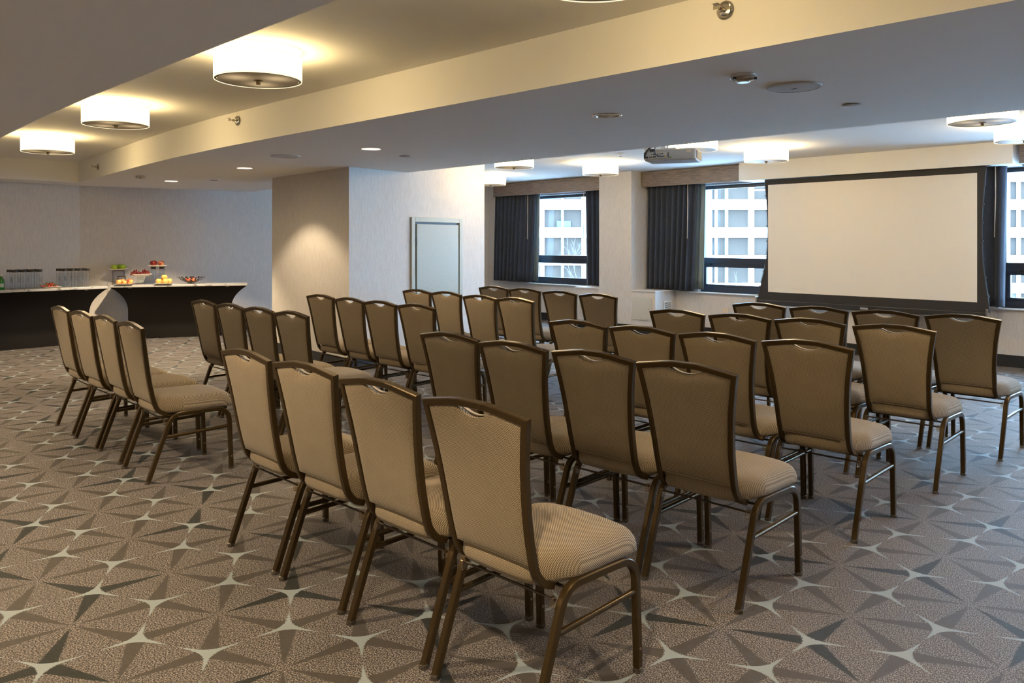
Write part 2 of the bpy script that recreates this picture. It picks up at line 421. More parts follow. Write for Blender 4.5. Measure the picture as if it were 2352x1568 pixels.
# windows
ang = math.atan(WM)
for k, (a0, a1) in enumerate(WIN):
    r = empty('window_%d' % (k+1), (*wl((a0+a1)/2, -.12), 0), 0, kind='structure'); r.rotation_euler.z = ang
    L = (a1-a0)/2/math.cos(ang)
    def lb(x0, x1, z0, z1, y0=-.035, y1=.035, bm=None): return bx(x0, x1, y0, y1, z0, z1, bm)
    e = .004
    f = lb(-L+e, L-e, ZW0+.006, ZW0+.09); lb(-L+e, L-e, ZW1-.055, ZW1-e, bm=f)
    lb(-L+e, -L+.06, ZW0+.09, ZW1-.055, bm=f); lb(L-.06, L-e, ZW0+.09, ZW1-.055, bm=f)
    obj('window_frame', f, 'alum', r, bevel=.003)
    t = lb(-L+.06, L-.06, 1.06, 1.205, -.045, .03); lb(-L+.06, L-.06, 1.12, 1.128, -.052, -.045, bm=t)
    obj('transom', t, 'alum', r, bevel=.003)
    s = lb(-L+.06, L-.06, ZW0+.09, ZW0+.125, -.03, .02); lb(-L+.06, -L+.10, ZW0+.125, 1.06, -.03, .02, bm=s); lb(L-.10, L-.06, ZW0+.125, 1.06, -.03, .02, bm=s)
    obj('lower_sash', s, 'alum', r, bevel=.003)
    h = box(bmesh.new(), (-L+.17, -.062, 1.10), (.10, .02, .016)); box(h, (-L+.215, -.07, 1.108), (.02, .03, .03))
    obj('window_handle', h, 'black', r, bevel=.003)
    obj('glass', lb(-L+.06, L-.06, 1.205, ZW1-.055, -.003, .003), 'wglass', r); obj('glass', lb(-L+.10, L-.10, ZW0+.125, 1.06, -.003, .003), 'wglass', r)

# valances
def valance(a0, a1, lab, endl=True):
    p = wl(a0, .30); q = wl(a1, .30); L = math.hypot(q[0]-p[0], q[1]-p[1])
    r = empty('window_valance', (*p, 0), ang, lab, 'valance', 'wood window valances')
    z0, z1 = 2.325, 2.562
    obj('front_board', bx(0, L, 0, .02, z0, z1), 'wood', r, bevel=.002)
    m = bx(0, L, -.012, -.001, z1-.022, z1); bx(0, L, -.007, -.001, z1-.052, z1-.030, bm=m); bx(0, L, -.006, -.001, z0, z0+.012, bm=m)
    obj('moulding', m, 'wood', r, bevel=.002)
    obj('top_board', bx(0, L, .021, .27, z1-.02, z1), 'wood', r)
    obj('end_board', bx(0, .02, .021, .27, z0, z1-.021), 'wood', r)
    return r
valance(-11.415, -8.50, 'grey-brown wood valance over the leftmost window and its dark drapes')
valance(-7.76, -5.95, 'grey-brown wood valance between the pilaster and the cream screen pelmet')
valance(-2.44, 3.4, 'grey-brown wood valance at the right edge, past the screen pelmet')

# curtains
def curtain(a0t, a1t, a0b, a1b, z0, label, folds, wand=None, lin=None, d=.15, z1=2.50, seed=1):
    rr = random.Random(seed)
    p0 = wl((a0t+a1t)/2, d); r = empty('window_curtain', (*p0, 0), ang, label, 'curtain', 'dark slate window curtains')
    bm = bmesh.new(); nx, nz = folds*10, 14; grid = []
    ph = [rr.uniform(-.5, .5) for _ in range(folds+2)]; am = [rr.uniform(.6, 1.2) for _ in range(folds+2)]
    for j in range(nz+1):
        t = j/nz; z = z1+(z0-z1)*t; A = a0t+(a0b-a0t)*t; B = a1t+(a1b-a1t)*t; row = []
        for i in range(nx+1):
            u = i/nx; k = u*folds; ki = int(k); f = k-ki
            amp = .034+.022*t; w = amp*(am[ki]*(1-f)+am[min(ki+1, folds)]*f)*math.sin(2*PI*k+ph[ki]*(1-f)+ph[min(ki+1, folds)]*f)
            if u > .90 and lin: w *= (1-u)/.1
            row.append(bm.verts.new(((A+(B-A)*u-p0[0])/math.cos(ang), w, z+.004*math.sin(6*u))))
        grid.append(row)
    for j in range(nz):
        for i in range(nx): bm.faces.new((grid[j][i], grid[j][i+1], grid[j+1][i+1], grid[j+1][i]))
    o = obj('drape_panel', bm, 'drape', r, smooth=True); s = o.modifiers.new('thickness', 'SOLIDIFY'); s.thickness = .004; s.offset = 0
    if lin:
        bm = bmesh.new(); x0, x1t, x1b = lin
        g = []
        for j in range(9):
            t = j/8; z = z1+(z0+.02-z1)*t; A = x0+(a1b-a1t)*t-.06; B = x1t+(x1b-x1t)*t
            g.append([bm.verts.new(((A+(B-A)*i/10-p0[0])/math.cos(ang), .085+.012*math.sin(i*1.7), z)) for i in range(11)])
        for j in range(8):
            for i in range(10): bm.faces.new((g[j][i], g[j][i+1], g[j+1][i+1], g[j+1][i]))
        o = obj('curtain_lining', bm, 'lining', r, smooth=True); s = o.modifiers.new('thickness', 'SOLIDIFY'); s.thickness = .003
    if wand is not None:
        x = (wand-p0[0])/math.cos(ang)
        obj('curtain_wand', sweep([(x, -.070, 2.40), (x, -.068, 2.0), (x-.012, -.066, 1.50)], circ(.006, 8)), 'wand', r, smooth=True)
    return r
curtain(-11.50, -10.36, -11.55, -10.47, .70, 'wide gathered dark curtain left of the leftmost window', 10, -10.52, (-10.40, -10.34, -10.38), seed=1)
curtain(-9.14, -8.60, -9.10, -8.60, .698, 'narrow gathered dark curtain right of the leftmost window, beside the pilaster', 5, -9.10, seed=2)
curtain(-7.74, -6.78, -7.76, -6.87, .70, 'wide gathered dark curtain left of the window that the screen partly covers', 9, -6.93, (-6.84, -6.70, -6.74), seed=3, d=.16)
curtain(-3.80, -2.60, -3.80, -2.63, .70, 'dark navy curtain showing just past the right edge of the projection screen', 7, -2.70, seed=4, d=.13)

# access door in the block
dd = Vector((BLK[3][0]-BLK[0][0], BLK[3][1]-BLK[0][1], 0)).normalized(); dang = math.atan2(dd.y, dd.x)
def onblk(b): t = (b-BLK[0][1])/dd.y; return (BLK[0][0]+dd.x*t, b)
dr = empty('door_1', (*onblk(6.05), 0), dang, kind='structure'); DW = (6.965-6.05)/dd.y
fr = bx(0, .058, -.028, -.002, .005, 1.750); bx(DW-.058, DW, -.028, -.002, .005, 1.750, bm=fr); bx(.058, DW-.058, -.028, -.002, 1.692, 1.750, bm=fr)
obj('door_frame', fr, 'doorf', dr, bevel=.003)
obj('door_rebate', bx(.059, DW-.059, -.006, -.002, .005, 1.691), 'black', dr)
obj('door_leaf', bx(.085, DW-.085, -.030, -.007, .015, 1.665), 'doorp', dr, bevel=.002)
hg = bx(.068, .082, -.024, -.007, 1.42, 1.50); bx(.068, .082, -.024, -.007, .30, .38, bm=hg); obj('door_hinge', hg, 'wire', dr)

# access panels, vent, outlet on the window wall
def onwall(name, a, d, lab, cat, group=None):
    r = empty(name, (*wl(a, d), 0), ang, lab, cat, group); return r
def access_panel(a0, a1, d, z0, z1, lab):
    r = onwall('access_panel', a0, d, lab, 'access panel', 'painted access panels in the wall')
    W = a1-a0; obj('panel_frame', bx(0, W, -.012, -.001, z0, z1), 'panelp', r, bevel=.002)
    obj('panel_door', bx(.022, W-.022, -.016, -.0125, z0+.022, z1-.022), 'panelp', r, bevel=.001)
    obj('latch', disc_solid(.006, 0, .003, 12, mat=Matrix.Rotation(PI/2, 4, 'X'), c=(W-.05, -.016, (z0+z1)/2)), 'ring', r)
access_panel(-7.767, -7.379, .55, .225, .585, 'cream metal access panel low on the pilaster between the two windows')
access_panel(-8.913, -8.627, .55, .244, .595, 'pale access panel below the leftmost window, partly behind the front row chairs')
# side vent faces the room's right, on the plinth flank
vr = empty('vent_grille', (-7.318, wl(-7.32, .34)[1], 0), PI/2+ang, 'small white louvred vent grille low on the side of the plinth', 'vent')
obj('grille_frame', bx(0, .20, -.012, -.002, .34, .52), 'white', vr, bevel=.002)
s = bmesh.new()
for i in range(5): bx(.025, .175, -.015, -.0125, .362+i*.031, .372+i*.031, bm=s)
obj('louvre', s, 'black', vr)
orr = onwall('wall_outlet', -6.451, 0, 'cream socket plate on the wall under the middle window', 'outlet')
obj('cover_plate', bx(0, .105, -.008, -.001, .335, .455), 'cream', orr, bevel=.002)
s = bx(.022, .042, -.010, -.0085, .352, .375); bx(.058, .078, -.010, -.0085, .352, .375, bm=s); obj('socket', s, 'blue', orr)

# ================================================================== PROJECTION SCREEN
def SP(a, dd_=.38): return wl(a, dd_)
sr = empty('projection_screen', (*wl(-4.15, .36), 0), ang, 'large pulled-down white projection screen with black border in front of the windows', 'projection screen')
sx = lambda a: (a+4.15)/math.cos(ang)
def side(z, L):
    t = (2.315-z)/(2.315-.62)
    if L: return sx(-5.555 + .045*math.sin(PI*min(1, t*1.15)) - .115*max(0, (t-.55)/.45)**1.6)
    return sx(-2.756 - .045*math.sin(PI*min(1, t*1.1)) + .035*max(0, (t-.6)/.4)**1.5)
bm = bmesh.new(); rows = []
for i in range(15):
    z = 2.315+(.64-2.315)*i/14; l, r_ = side(z, True), side(z, False)
    rows.append([bm.verts.new((x, y, z)) for x in (l, r_) for y in (0, .004)])
for a, b in zip(rows, rows[1:]):
    bm.faces.new((a[0], a[2], b[2], b[0])); bm.faces.new((a[1], b[1], b[3], a[3])); bm.faces.new((a[0], b[0], b[1], a[1])); bm.faces.new((a[2], a[3], b[3], b[2]))
obj('screen_border', bm, 'scrb', sr)
obj('screen_surface', bx(sx(-5.50), sx(-2.85), -.003, -.0008, .753, 2.240), 'scrw', sr)
b = bx(sx(-5.68), sx(-2.738), -.02, .025, .575, .640); obj('bottom_bar', b, 'bar', sr, bevel=.008)
b = bx(sx(-5.69), sx(-5.665), -.024, .028, .565, .68); bx(sx(-2.755), sx(-2.73), -.024, .028, .565, .68, bm=b); obj('end_cap', b, 'chrome', sr, bevel=.003)
obj('badge', bx(sx(-4.20), sx(-4.10), -.023, -.0205, .592, .615), 'badge', sr, bevel=.001)
for L in (True, False):
    pts = [(side(2.3-1.68*i/16, L)+(-.006 if L else .006), 0, 2.3-1.68*i/16) for i in range(17)]
    cb = sweep(pts, circ(.003, 6), up=Vector((0, 1, 0)))
    for i in range(1, 8): box(cb, (side(2.3-.21*i, L)+(-.008 if L else .008), 0, 2.3-.21*i), (.016, .012, .012))
    obj('tension_cord', cb, 'bar', sr)
obj('screen_slot', bx(sx(-5.6), sx(-2.72), -.03, .035, 2.3155, 2.3175), 'alum', sr)

# ================================================================== PROJECTOR
pr = empty('ceiling_projector', (-4.34, 6.38, 0), math.radians(24.0), 'grey ceiling projector with cables plugged into its back, hung beyond the dark soffit', 'projector')
W2, D2, z0, z1 = .24, .16, 2.208, 2.313
pb = prism([(-W2, 0), (W2-.02, 0), (W2, .02), (W2, 2*D2), (-W2, 2*D2)], z0, z1)
obj('casing', pb, 'proj', pr, bevel=.012)
obj('connector_panel', bx(-.20, -.03, -.006, -.001, z0+.022, z0+.078), 'panelp', pr, bevel=.002)
s = bmesh.new()
for (x, z, w, h) in ((-.17, .060, .008, .008), (-.145, .060, .025, .010), (-.115, .062, .009, .009), (-.10, .062, .009, .009), (-.085, .062, .009, .009), (-.07, .064, .012, .012), (-.18, .036, .028, .009), (-.145, .038, .030, .009), (-.115, .040, .008, .008), (-.10, .041, .008, .008), (-.085, .041, .008, .008), (-.065, .042, .008, .008)):
    box(s, (x, -.0085, z0+z), (w, .004, h))
obj('port', s, 'black', pr)
obj('button_strip', bx(-.022, -.012, -.006, -.001, z0+.03, z0+.075), 'projd', pr)
obj('indicator', disc_solid(.008, 0, .004, 14, mat=Matrix.Rotation(PI/2, 4, 'X'), c=(.004, -.001, z0+.028)), 'green', pr)
obj('lamp_cover', bx(.04, .15, -.004, -.001, z0+.018, z0+.060), 'proj', pr, bevel=.001)
obj('sticker', bx(.150, .195, -.004, -.001, z0+.072, z0+.093), 'cream', pr)
s = bmesh.new()
for i in range(9): box(s, (W2+.003, .04+i*.035, z0+.055), (.006, .02, .075))
obj('side_vent', s, 'projd', pr)
obj('left_vent', bx(-W2-.012, -W2-.001, .02, .12, z0+.02, z0+.085), 'projd', pr)
m = bx(-.24, .05, .10, .22, z1+.006, z1+.018); box(m, (-.10, .20, 2.36), (.05, .05, .10)); disc_solid(.045, 2.40, ZC-.001, 20, m, (-.10, .20, 0)); disc_solid(.09, ZC-.012, ZC-.001, 20, m, (-.10, .20, 0))
box(m, (-.21, .06, z1+.010), (.08, .06, .015)); box(m, (.0, .05, z1+.010), (.10, .06, .015)); obj('ceiling_mount', m, 'white', pr, bevel=.002)
obj('power_cable', sweep(arc_pts((-.14, .10, 2.40), (-.22, -.08, 2.30), (-.235, -.035, z0+.035), 10)+[Vector((-.205, -.02, z0+.03))], circ(.009, 8), up=Vector((0, 1, 0))), 'black', pr, smooth=True)
obj('video_cable', sweep(arc_pts((-.13, .08, 2.40), (-.18, -.10, 2.225), (-.045, -.02, z0+.040), 12), circ(.0045, 8), up=Vector((0, 1, 0))), 'blue', pr, smooth=True)
obj('cable_plug', box(bmesh.new(), (-.045, -.015, z0+.042), (.014, .02, .014)), 'yellow', pr)
obj('power_plug', box(bmesh.new(), (-.165, -.004, z0+.098), (.05, .03, .025)), 'black', pr, bevel=.003)

# ================================================================== LAMPS
def drum(x, y, label, group, warm=True):
    r = empty('drum_ceiling_light', (x, y, 0), random.uniform(0, 6.28), label, 'ceiling light', group)
    R, zt, zb = .25, 2.534, 2.394
    b = lathe([(R, zt-.006), (R, zb+.006), (R-.002, zb+.006), (R-.002, zt-.006), (R, zt-.006)], 64)
    obj('lamp_shade', b, 'shade' if y < 5 else 'shade_bay', r, smooth='auto')
    b = lathe([(R+.001, zt), (R+.001, zt-.011), (R-.003, zt-.011), (R-.003, zt), (R+.001, zt)], 64); obj('shade_hem', b, 'band', r, smooth='auto')
    b = lathe([(R+.001, zb+.011), (R+.001, zb), (R-.003, zb), (R-.003, zb+.011), (R+.001, zb+.011)], 64); obj('shade_hem', b, 'band', r, smooth='auto')
    obj('shade_seam', box(bmesh.new(), (R+.001, 0, (zt+zb)/2), (.002, .014, zt-zb)), 'band', r)
    b = lathe([(R-.004, zb+.003), (R-.018, zb+.001), (R-.018, zb+.006), (R-.004, zb+.008), (R-.004, zb+.003)], 64); obj('bottom_ring', b, 'ring', r, smooth='auto')
    obj('diffuser', disc_solid(R-.019, zb+.003, zb+.006, 64), 'mesh', r)
    f = disc_solid(.026, zb-.001, zb+.002, 20); disc_solid(.013, zb-.022, zb, 16, f); obj('finial', f, 'brass', r, smooth='auto')
    f = disc_solid(.09, ZC-.018, ZC-.001, 24)
    for a in (0, 2*PI/3, 4*PI/3): box(f, (.13*math.cos(a), .13*math.sin(a), zt-.006), (.24, .006, .004), Matrix.Rotation(a, 4, 'Z'))
    disc_solid(.006, zb+.006, ZC-.018, 8, f); obj('canopy', f, 'white', r)
    ld = bpy.data.lights.new('bulb_downward_glow', 'AREA'); ld.shape = 'DISK'; ld.size = .42; ld.energy = 6.0 if y < 0 else 3.0 if y < 5 else 2.4; ld.color = (1, .80, .56)
    lo = bpy.data.objects.new('bulb_downward_glow', ld); C.objects.link(lo); lo.parent = r; lo.location = (0, 0, zb-.030)
    return r
G1 = 'drum lights in the warm near coffer'; G2 = 'drum lights in the bay before the windows'
drum(-4.45, 2.30, 'largest complete drum light in the coffer at upper left', G1)
drum(-6.96, 2.35, 'middle one of the three drum lights at upper left', G1)
drum(-9.54, 2.54, 'farthest drum light at the left, near the left end of the coffer', G1)
drum(-1.89, 2.32, 'drum light cut off by the top edge, only its bronze underside rim showing', G1)
for x in (.7, 3.3): drum(x, 2.32, 'drum light in the near coffer beyond the top right of the view', G1)
for x in (-7.0, -4.45, -1.89, .7): drum(x, -2.35, 'drum light in the coffer behind the camera', 'drum lights behind the camera')
drum(-7.33, 7.30, 'drum light half hidden by the soffit edge above the leftmost window', G2)
drum(-9.82, 9.23, 'drum light cut by the wall edge at the far left of the bay', G2)
drum(-7.24, 8.93, 'drum light in the bay just left of the projector, above the pilaster', G2)
drum(-4.65, 7.25, 'drum light directly behind the ceiling projector', G2)
drum(-4.68, 8.86, 'drum light right of the projector, above the left end of the screen pelmet', G2)
drum(-1.95, 7.22, 'drum light at upper right with its underside showing, tucked against the soffit', G2)
drum(-2.02, 8.80, 'drum light cut by the right edge of the picture', G2)
for p in ((.7, 7.2), (.7, 8.8), (-9.9, 7.9+.9*0)):
    if p[0] > 0: drum(*p, 'drum light in the bay outside the right edge', 'drum lights in the bay outside the view')

# downlights: real holes cut into the soffit
DL = [(-3.40, 4.26, False, 'unlit recessed downlight with ribbed reflector in the middle of the dark soffit'),
      (-6.11, 4.255, True, 'lit recessed downlight nearest the wall block, right of the ceiling speaker'),
      (-8.70, 4.33, True, 'lit recessed downlight in front of the tan face of the wall block'),
      (-11.24, 4.52, True, 'lit recessed downlight farthest left in the soffit, near the left wall'),
      (-.80, 4.26, True, 'recessed downlight in the soffit beyond the right side')]
DL += [(x, .45, True, 'recessed downlight in the near soffit, out of view above the camera') for x in (-11.2, -8.7, -6.1, -3.4, -.8, 1.8)]
cut = bmesh.new()
for x, y, on, lab in DL: disc_solid(.085, ZS-.05, ZS+.11, 40, cut, (x, y, 0))
me = bpy.data.meshes.new('cut'); bmesh.ops.recalc_face_normals(cut, faces=cut.faces); cut.to_mesh(me); cut.free(); co = bpy.data.objects.new('cut', me); C.objects.link(co)
for sf in (sof_main, sof_near):
    md = sf.modifiers.new('holes', 'BOOLEAN'); md.object = co; md.operation = 'DIFFERENCE'; md.solver = 'EXACT'
    dg = bpy.context.evaluated_depsgraph_get(); nm = bpy.data.meshes.new_from_object(sf.evaluated_get(dg))
    sf.modifiers.clear(); sf.data = nm
bpy.data.objects.remove(co)
for x, y, on, lab in DL:
    r = empty('recessed_downlight', (x, y, 0), 0, lab, 'downlight', 'recessed downlights in the soffit')
    obj('trim_ring', lathe([(.102, ZS-.001), (.098, ZS-.005), (.084, ZS-.004), (.083, ZS+.004), (.0845, ZS+.004), (.0845, ZS-.001), (.102, ZS-.001)], 40), 'white' if on else 'chrome', r, smooth='auto')
    rb = lathe([(.0835, ZS+.005), (.079, ZS+.02), (.06, ZS+.045), (.0, ZS+.05)], 40); obj('reflector', rb, 'reflect', r, smooth=True)
    if on:
        obj('lens', disc_solid(.072, ZS+.016, ZS+.019, 32), 'lens', r)
        ld = bpy.data.lights.new('downlight_lamp', 'SPOT'); ld.energy = SPOT*(1.5 if y < 2 else 3.2 if x < -10 else .76); ld.color = (1, .78, .50); ld.spot_size = math.radians(112); ld.spot_blend = .35; ld.shadow_soft_size = .03
        lo = bpy.data.objects.new('downlight_lamp', ld); C.objects.link(lo); lo.parent = r; lo.location = (0, 0, ZS-.012)

# ceiling fittings
def cover_disc(x, y, lab):
    r = empty('sprinkler_cover', (x, y, 0), 0, lab, 'sprinkler cover', 'round sprinkler cover discs')
    obj('disc', lathe([(0, ZS-.010), (.050, ZS-.010), (.054, ZS-.007), (.054, ZS-.004), (0, ZS-.004)], 32), 'offwhite', r, smooth='auto')
    obj('collar', disc_solid(.040, ZS-.0038, ZS-.001, 24), 'black', r)
cover_disc(-2.07, 4.99, 'small round cover disc on the soffit, right of the big ceiling speaker')
cover_disc(-6.38, 4.84, 'small round cover disc on the soffit above the block corner')
cover_disc(-10.66, 4.86, 'small round cover disc farthest left on the soffit')
def speaker(x, y, lab):
    r = empty('ceiling_speaker', (x, y, 0), 0, lab, 'ceiling speaker', 'round ceiling speakers')
    obj('rim', lathe([(.145, ZS-.001), (.143, ZS-.009), (.131, ZS-.011), (.131, ZS-.001), (.145, ZS-.001)], 48), 'offwhite', r, smooth='auto')
    obj('grille', lathe([(0, ZS-.013), (.08, ZS-.012), (.130, ZS-.009), (.130, ZS-.002), (0, ZS-.002)], 48), 'offwhite', r, smooth='auto')
    obj('badge', box(bmesh.new(), (0, 0, ZS-.0145), (.028, .006, .002)), 'ring', r)
speaker(-2.05, 4.19, 'large round ceiling speaker at upper right of the soffit')
speaker(-7.21, 4.01, 'faint round ceiling speaker left of the lit downlight')
def detector(x, y, lab):
    r = empty('smoke_detector', (x, y, 0), random.uniform(0, 6), lab, 'smoke detector', 'glossy smoke detectors')
    obj('base', disc_solid(.062, ZS-.012, ZS-.001, 36), 'white', r)
    obj('dome', lathe([(0, ZS-.040), (.030, ZS-.040), (.034, ZS-.034), (.056, ZS-.028), (.066, ZS-.018), (.066, ZS-.0125), (0, ZS-.0125)], 36), 'chrome', r, smooth='auto')
    b = bmesh.new()
    for a in (0, 2.1, 4.2): box(b, (.060*math.cos(a), .060*math.sin(a), ZS-.024), (.016, .010, .012), Matrix.Rotation(a, 4, 'Z'))
    obj('clip', b, 'black', r)
detector(-2.09, 3.72, 'glossy round smoke detector at upper right, left of the ceiling speaker')
detector(-10.63, 3.89, 'small smoke detector far left on the soffit near the coffer corner')
def sprinkler(x, y, z, lab, rz=PI):
    r = empty('fire_sprinkler', (x, y, z), 0, lab, 'sprinkler', 'side-wall sprinklers on the cream fascia')
    R_ = Matrix.Rotation(PI/2, 4, 'X')
    obj('escutcheon', lathe([(0, .001), (.040, .001), (.042, .005), (.036, .010), (.028, .006), (.012, .012), (0, .012)], 28, mat=R_), 'chrome', r, smooth='auto')
    b = disc_solid(.010, .0125, .045, 12, mat=R_); disc_solid(.014, .030, .036, 6, b, mat=R_); obj('nozzle', b, 'chrome', r)
    obj('bulb', disc_solid(.004, .0455, .066, 8, mat=R_), 'redbulb', r)
    b = bmesh.new()
    for s_ in (-1, 1): sweep([(s_*.010, -.045, 0), (s_*.014, -.056, 0), (s_*.004, -.070, 0)], circ(.002, 6), b)
    box(b, (0, -.073, 0), (.034, .002, .020)); box(b, (0, -.080, .012), (.030, .022, .002)); obj('deflector', b, 'chrome', r)
sprinkler(-1.915, 3.255-.006, 2.485, 'chrome sprinkler head on the cream fascia at top right')
sprinkler(-6.64, 3.245-.006, 2.492, 'small sprinkler head in the middle of the cream fascia')
sprinkler(-11.24, 3.585-.006, 2.42, 'sprinkler head at the far left end of the cream fascia')
r = empty('pendant_sprinkler', (-6.33, 8.21, 0), 0, 'small white sprinkler under the bay ceiling, left of the projector', 'sprinkler')
obj('body', lathe([(0, ZC-.001), (.045, ZC-.001), (.045, ZC-.008), (.016, ZC-.012), (.016, ZC-.035), (0, ZC-.035)], 24), 'white', r, smooth='auto'); obj('deflector', disc_solid(.02, ZC-.044, ZC-.041, 16), 'chrome', r)

# ================================================================== CHAIRS
import bisect
PROF = [(-.006, .972), (0.0, .930), (.026, .77), (.055, .60), (.080, .485), (.098, .437), (.125, .407), (.165, .392)]   # v, z of the back frame seen from the side
def cr(P, t):                       # smooth interpolation
    i = min(int(t), len(P)-2); f = t-i; p0 = P[max(i-1, 0)]; p1 = P[i]; p2 = P[i+1]; p3 = P[min(i+2, len(P)-1)]
    return tuple(.5*((2*b)+(-a+c)*f+(2*a-5*b+4*c-d)*f*f+(-a+3*b-3*c+d)*f**3) for a, b, c, d in zip(p0, p1, p2, p3))
FP = [cr(PROF, k/12) for k in range(12*(len(PROF)-1)+1)]
SL = [0.0]
for a, b in zip(FP, FP[1:]): SL.append(SL[-1]+math.hypot(b[0]-a[0], b[1]-a[1]))
def at_s(s):
    i = min(max(bisect.bisect(SL, s)-1, 0), len(SL)-2); f = (s-SL[i])/(SL[i+1]-SL[i]); a, b = FP[i], FP[i+1]
    v, z = a[0]+(b[0]-a[0])*f, a[1]+(b[1]-a[1])*f; L = SL[i+1]-SL[i]; tv, tz = (b[0]-a[0])/L, (b[1]-a[1])/L
    return v, z, (-tz, tv)          # normal points forward (+v)
def s_of_z(z):
    for i in range(len(FP)-1):
        if FP[i][1] >= z >= FP[i+1][1]:
            f = (FP[i][1]-z)/(FP[i][1]-FP[i+1][1]); return SL[i]+f*(SL[i+1]-SL[i])
    return SL[-1]
UO = [(.99, .240), (.930, .2385), (.86, .224), (.77, .2085), (.68, .1985), (.60, .1925), (.48, .188), (.42, .188), (.38, .192)]
def u_out(z):
    for (z1_, u1), (z2_, u2) in zip(UO, UO[1:]):
        if z1_ >= z >= z2_: f = (z1_-z)/(z1_-z2_); f = f; return u1+(u2-u1)*f
    return UO[-1][1]
def arch(u):                        # outer top edge height against u
    a = abs(u)/.2385
    if a < .22: return .955
    if a > .42: return .930+(1-a)/(.58)*.0205
    t = (a-.22)/.20; return .955+(.9505-.955)*t*t*(3-2*t)
def map3(u, s, off):
    v, z, n = at_s(s); return Vector((u, v+n[0]*off, z+n[1]*off))
def make_chair():
    root = empty('banquet_chair', (0, 0, 0))
    # --- back frame: outer path, inner path offset by the tube width in the surface of the back
    outer = []
    smax = SL[-1]
    zs = [at_s(smax - (smax-s_of_z(.930))*k/26)[1] for k in range(27)]
    ss_ = [smax - (smax-s_of_z(.930))*k/26 for k in range(27)]
    left = [(-u_out(at_s(s)[1]), s) for s in ss_[:-1] if s > ss_[-1]+.030] + [(-.2385, ss_[-1])]
    top = [(u, s_of_z(arch(u))) for u in [-.2385+.477*k/54 for k in range(4, 51)]]
    right = [(-p[0], p[1]) for p in left[::-1]]
    outer = left + top + right
    w = .0235; inner = []
    n = len(outer)
    for i in range(n):
        def seg(a, b): d = (b[0]-a[0], b[1]-a[1]); l = math.hypot(*d) or 1; return d[0]/l, d[1]/l
        d1 = seg(outer[max(i-1, 0)], outer[i]) if i > 0 else seg(outer[0], outer[1])
        d2_ = seg(outer[i], outer[i+1]) if i < n-1 else d1
        n1 = (-d1[1], d1[0]); n2 = (-d2_[1], d2_[0])         # inward normals (s grows downward)
        mx, my = n1[0]+n2[0], n1[1]+n2[1]; l = math.hypot(mx, my); mx, my = mx/l, my/l
        k = w/max(.4, mx*n1[0]+my*n1[1]); inner.append((outer[i][0]+mx*k, outer[i][1]+my*k))
    bm = bmesh.new(); rings = []
    h = .0125
    cf, ch = .13, .0028
    for o_, i_ in zip(outer, inner):
        m1 = (o_[0]+(i_[0]-o_[0])*cf, o_[1]+(i_[1]-o_[1])*cf); m2 = (o_[0]+(i_[0]-o_[0])*(1-cf), o_[1]+(i_[1]-o_[1])*(1-cf))
        rings.append([bm.verts.new(map3(q[0], q[1], hh)) for q, hh in ((m1, -h), (m2, -h), (i_, -h+ch), (i_, h-ch), (m2, h), (m1, h), (o_, h-ch), (o_, -h+ch))])
    for a, b in zip(rings, rings[1:]):
        for k in range(8): bm.faces.new((a[k], a[(k+1) % 8], b[(k+1) % 8], b[k]))
    bm.faces.new(rings[0]); bm.faces.new(rings[-1][::-1])
    bmesh.ops.recalc_face_normals(bm, faces=bm.faces)
    bf = obj('back_frame', bm, 'bronze', root, smooth='auto')
    # --- upholstered back with the hand-hold scoop
    bm = bmesh.new(); NU, NV = 30, 30; zb = .468
    def ztop(u):
        base = arch(u)-.0235
        a = abs(u)/.078
        return base - (.030*(1-a*a)**.75 if a < 1 else 0)
    F, Bk = [], []
    for j in range(NV+1):
        t = j/NV; rf, rb = [], []
        for i in range(NU+1):
            x = -1+2*i/NU
            zz = zb; uu = x*(u_out(.7)-w)
            for _ in range(3): zt = ztop(uu); zz = zb+(zt-zb)*(1-(1-t)**1.0); uu = x*(u_out(zz)-w-.0005)
            s = s_of_z(zz)
            ex = (1-abs(x)**7)**.5 if abs(x) < 1 else 0; ty = abs(2*t-1); ey = (1-ty**9)**.5 if ty < 1 else 0
            e = min(1, ex*ey)
            pk = .002*math.sin(uu*170)*math.exp(-((zz-ztop(uu))/.03)**2) if abs(uu) < .10 else 0
            rf.append(bm.verts.new(map3(uu, s, .004+.032*e))); rb.append(bm.verts.new(map3(uu, s, -.006-.009*e+pk)))
        F.append(rf); Bk.append(rb)
    for j in range(NV):
        for i in range(NU):
            bm.faces.new((F[j][i], F[j][i+1], F[j+1][i+1], F[j+1][i])); bm.faces.new((Bk[j][i], Bk[j+1][i], Bk[j+1][i+1], Bk[j][i+1]))
    for j in range(NV):
        for i in (0, NU): q = (F[j][i], F[j+1][i], Bk[j+1][i], Bk[j][i]); bm.faces.new(q)
    for i in range(NU):
        for j in (0, NV): bm.faces.new((F[j][i], F[j][i+1], Bk[j][i+1], Bk[j][i]))
    obj('backrest', bm, 'fabric', root, smooth='auto')
    # pale strip painting the window light caught on the scoop's fabric rim
    pts = [map3(u, s_of_z(ztop(u)+.0010), .021) for u in [-.077+.154*k/22 for k in range(23)]]
    obj('scoop_highlight', sweep(pts, [(.006, .0009), (-.006, .0009), (-.006, -.0009), (.006, -.0009)], up=Vector((0, 1, 0))), 'rimlit', root)
    # --- seat
    bm = bmesh.new(); N = 26; T, Bt = [], []
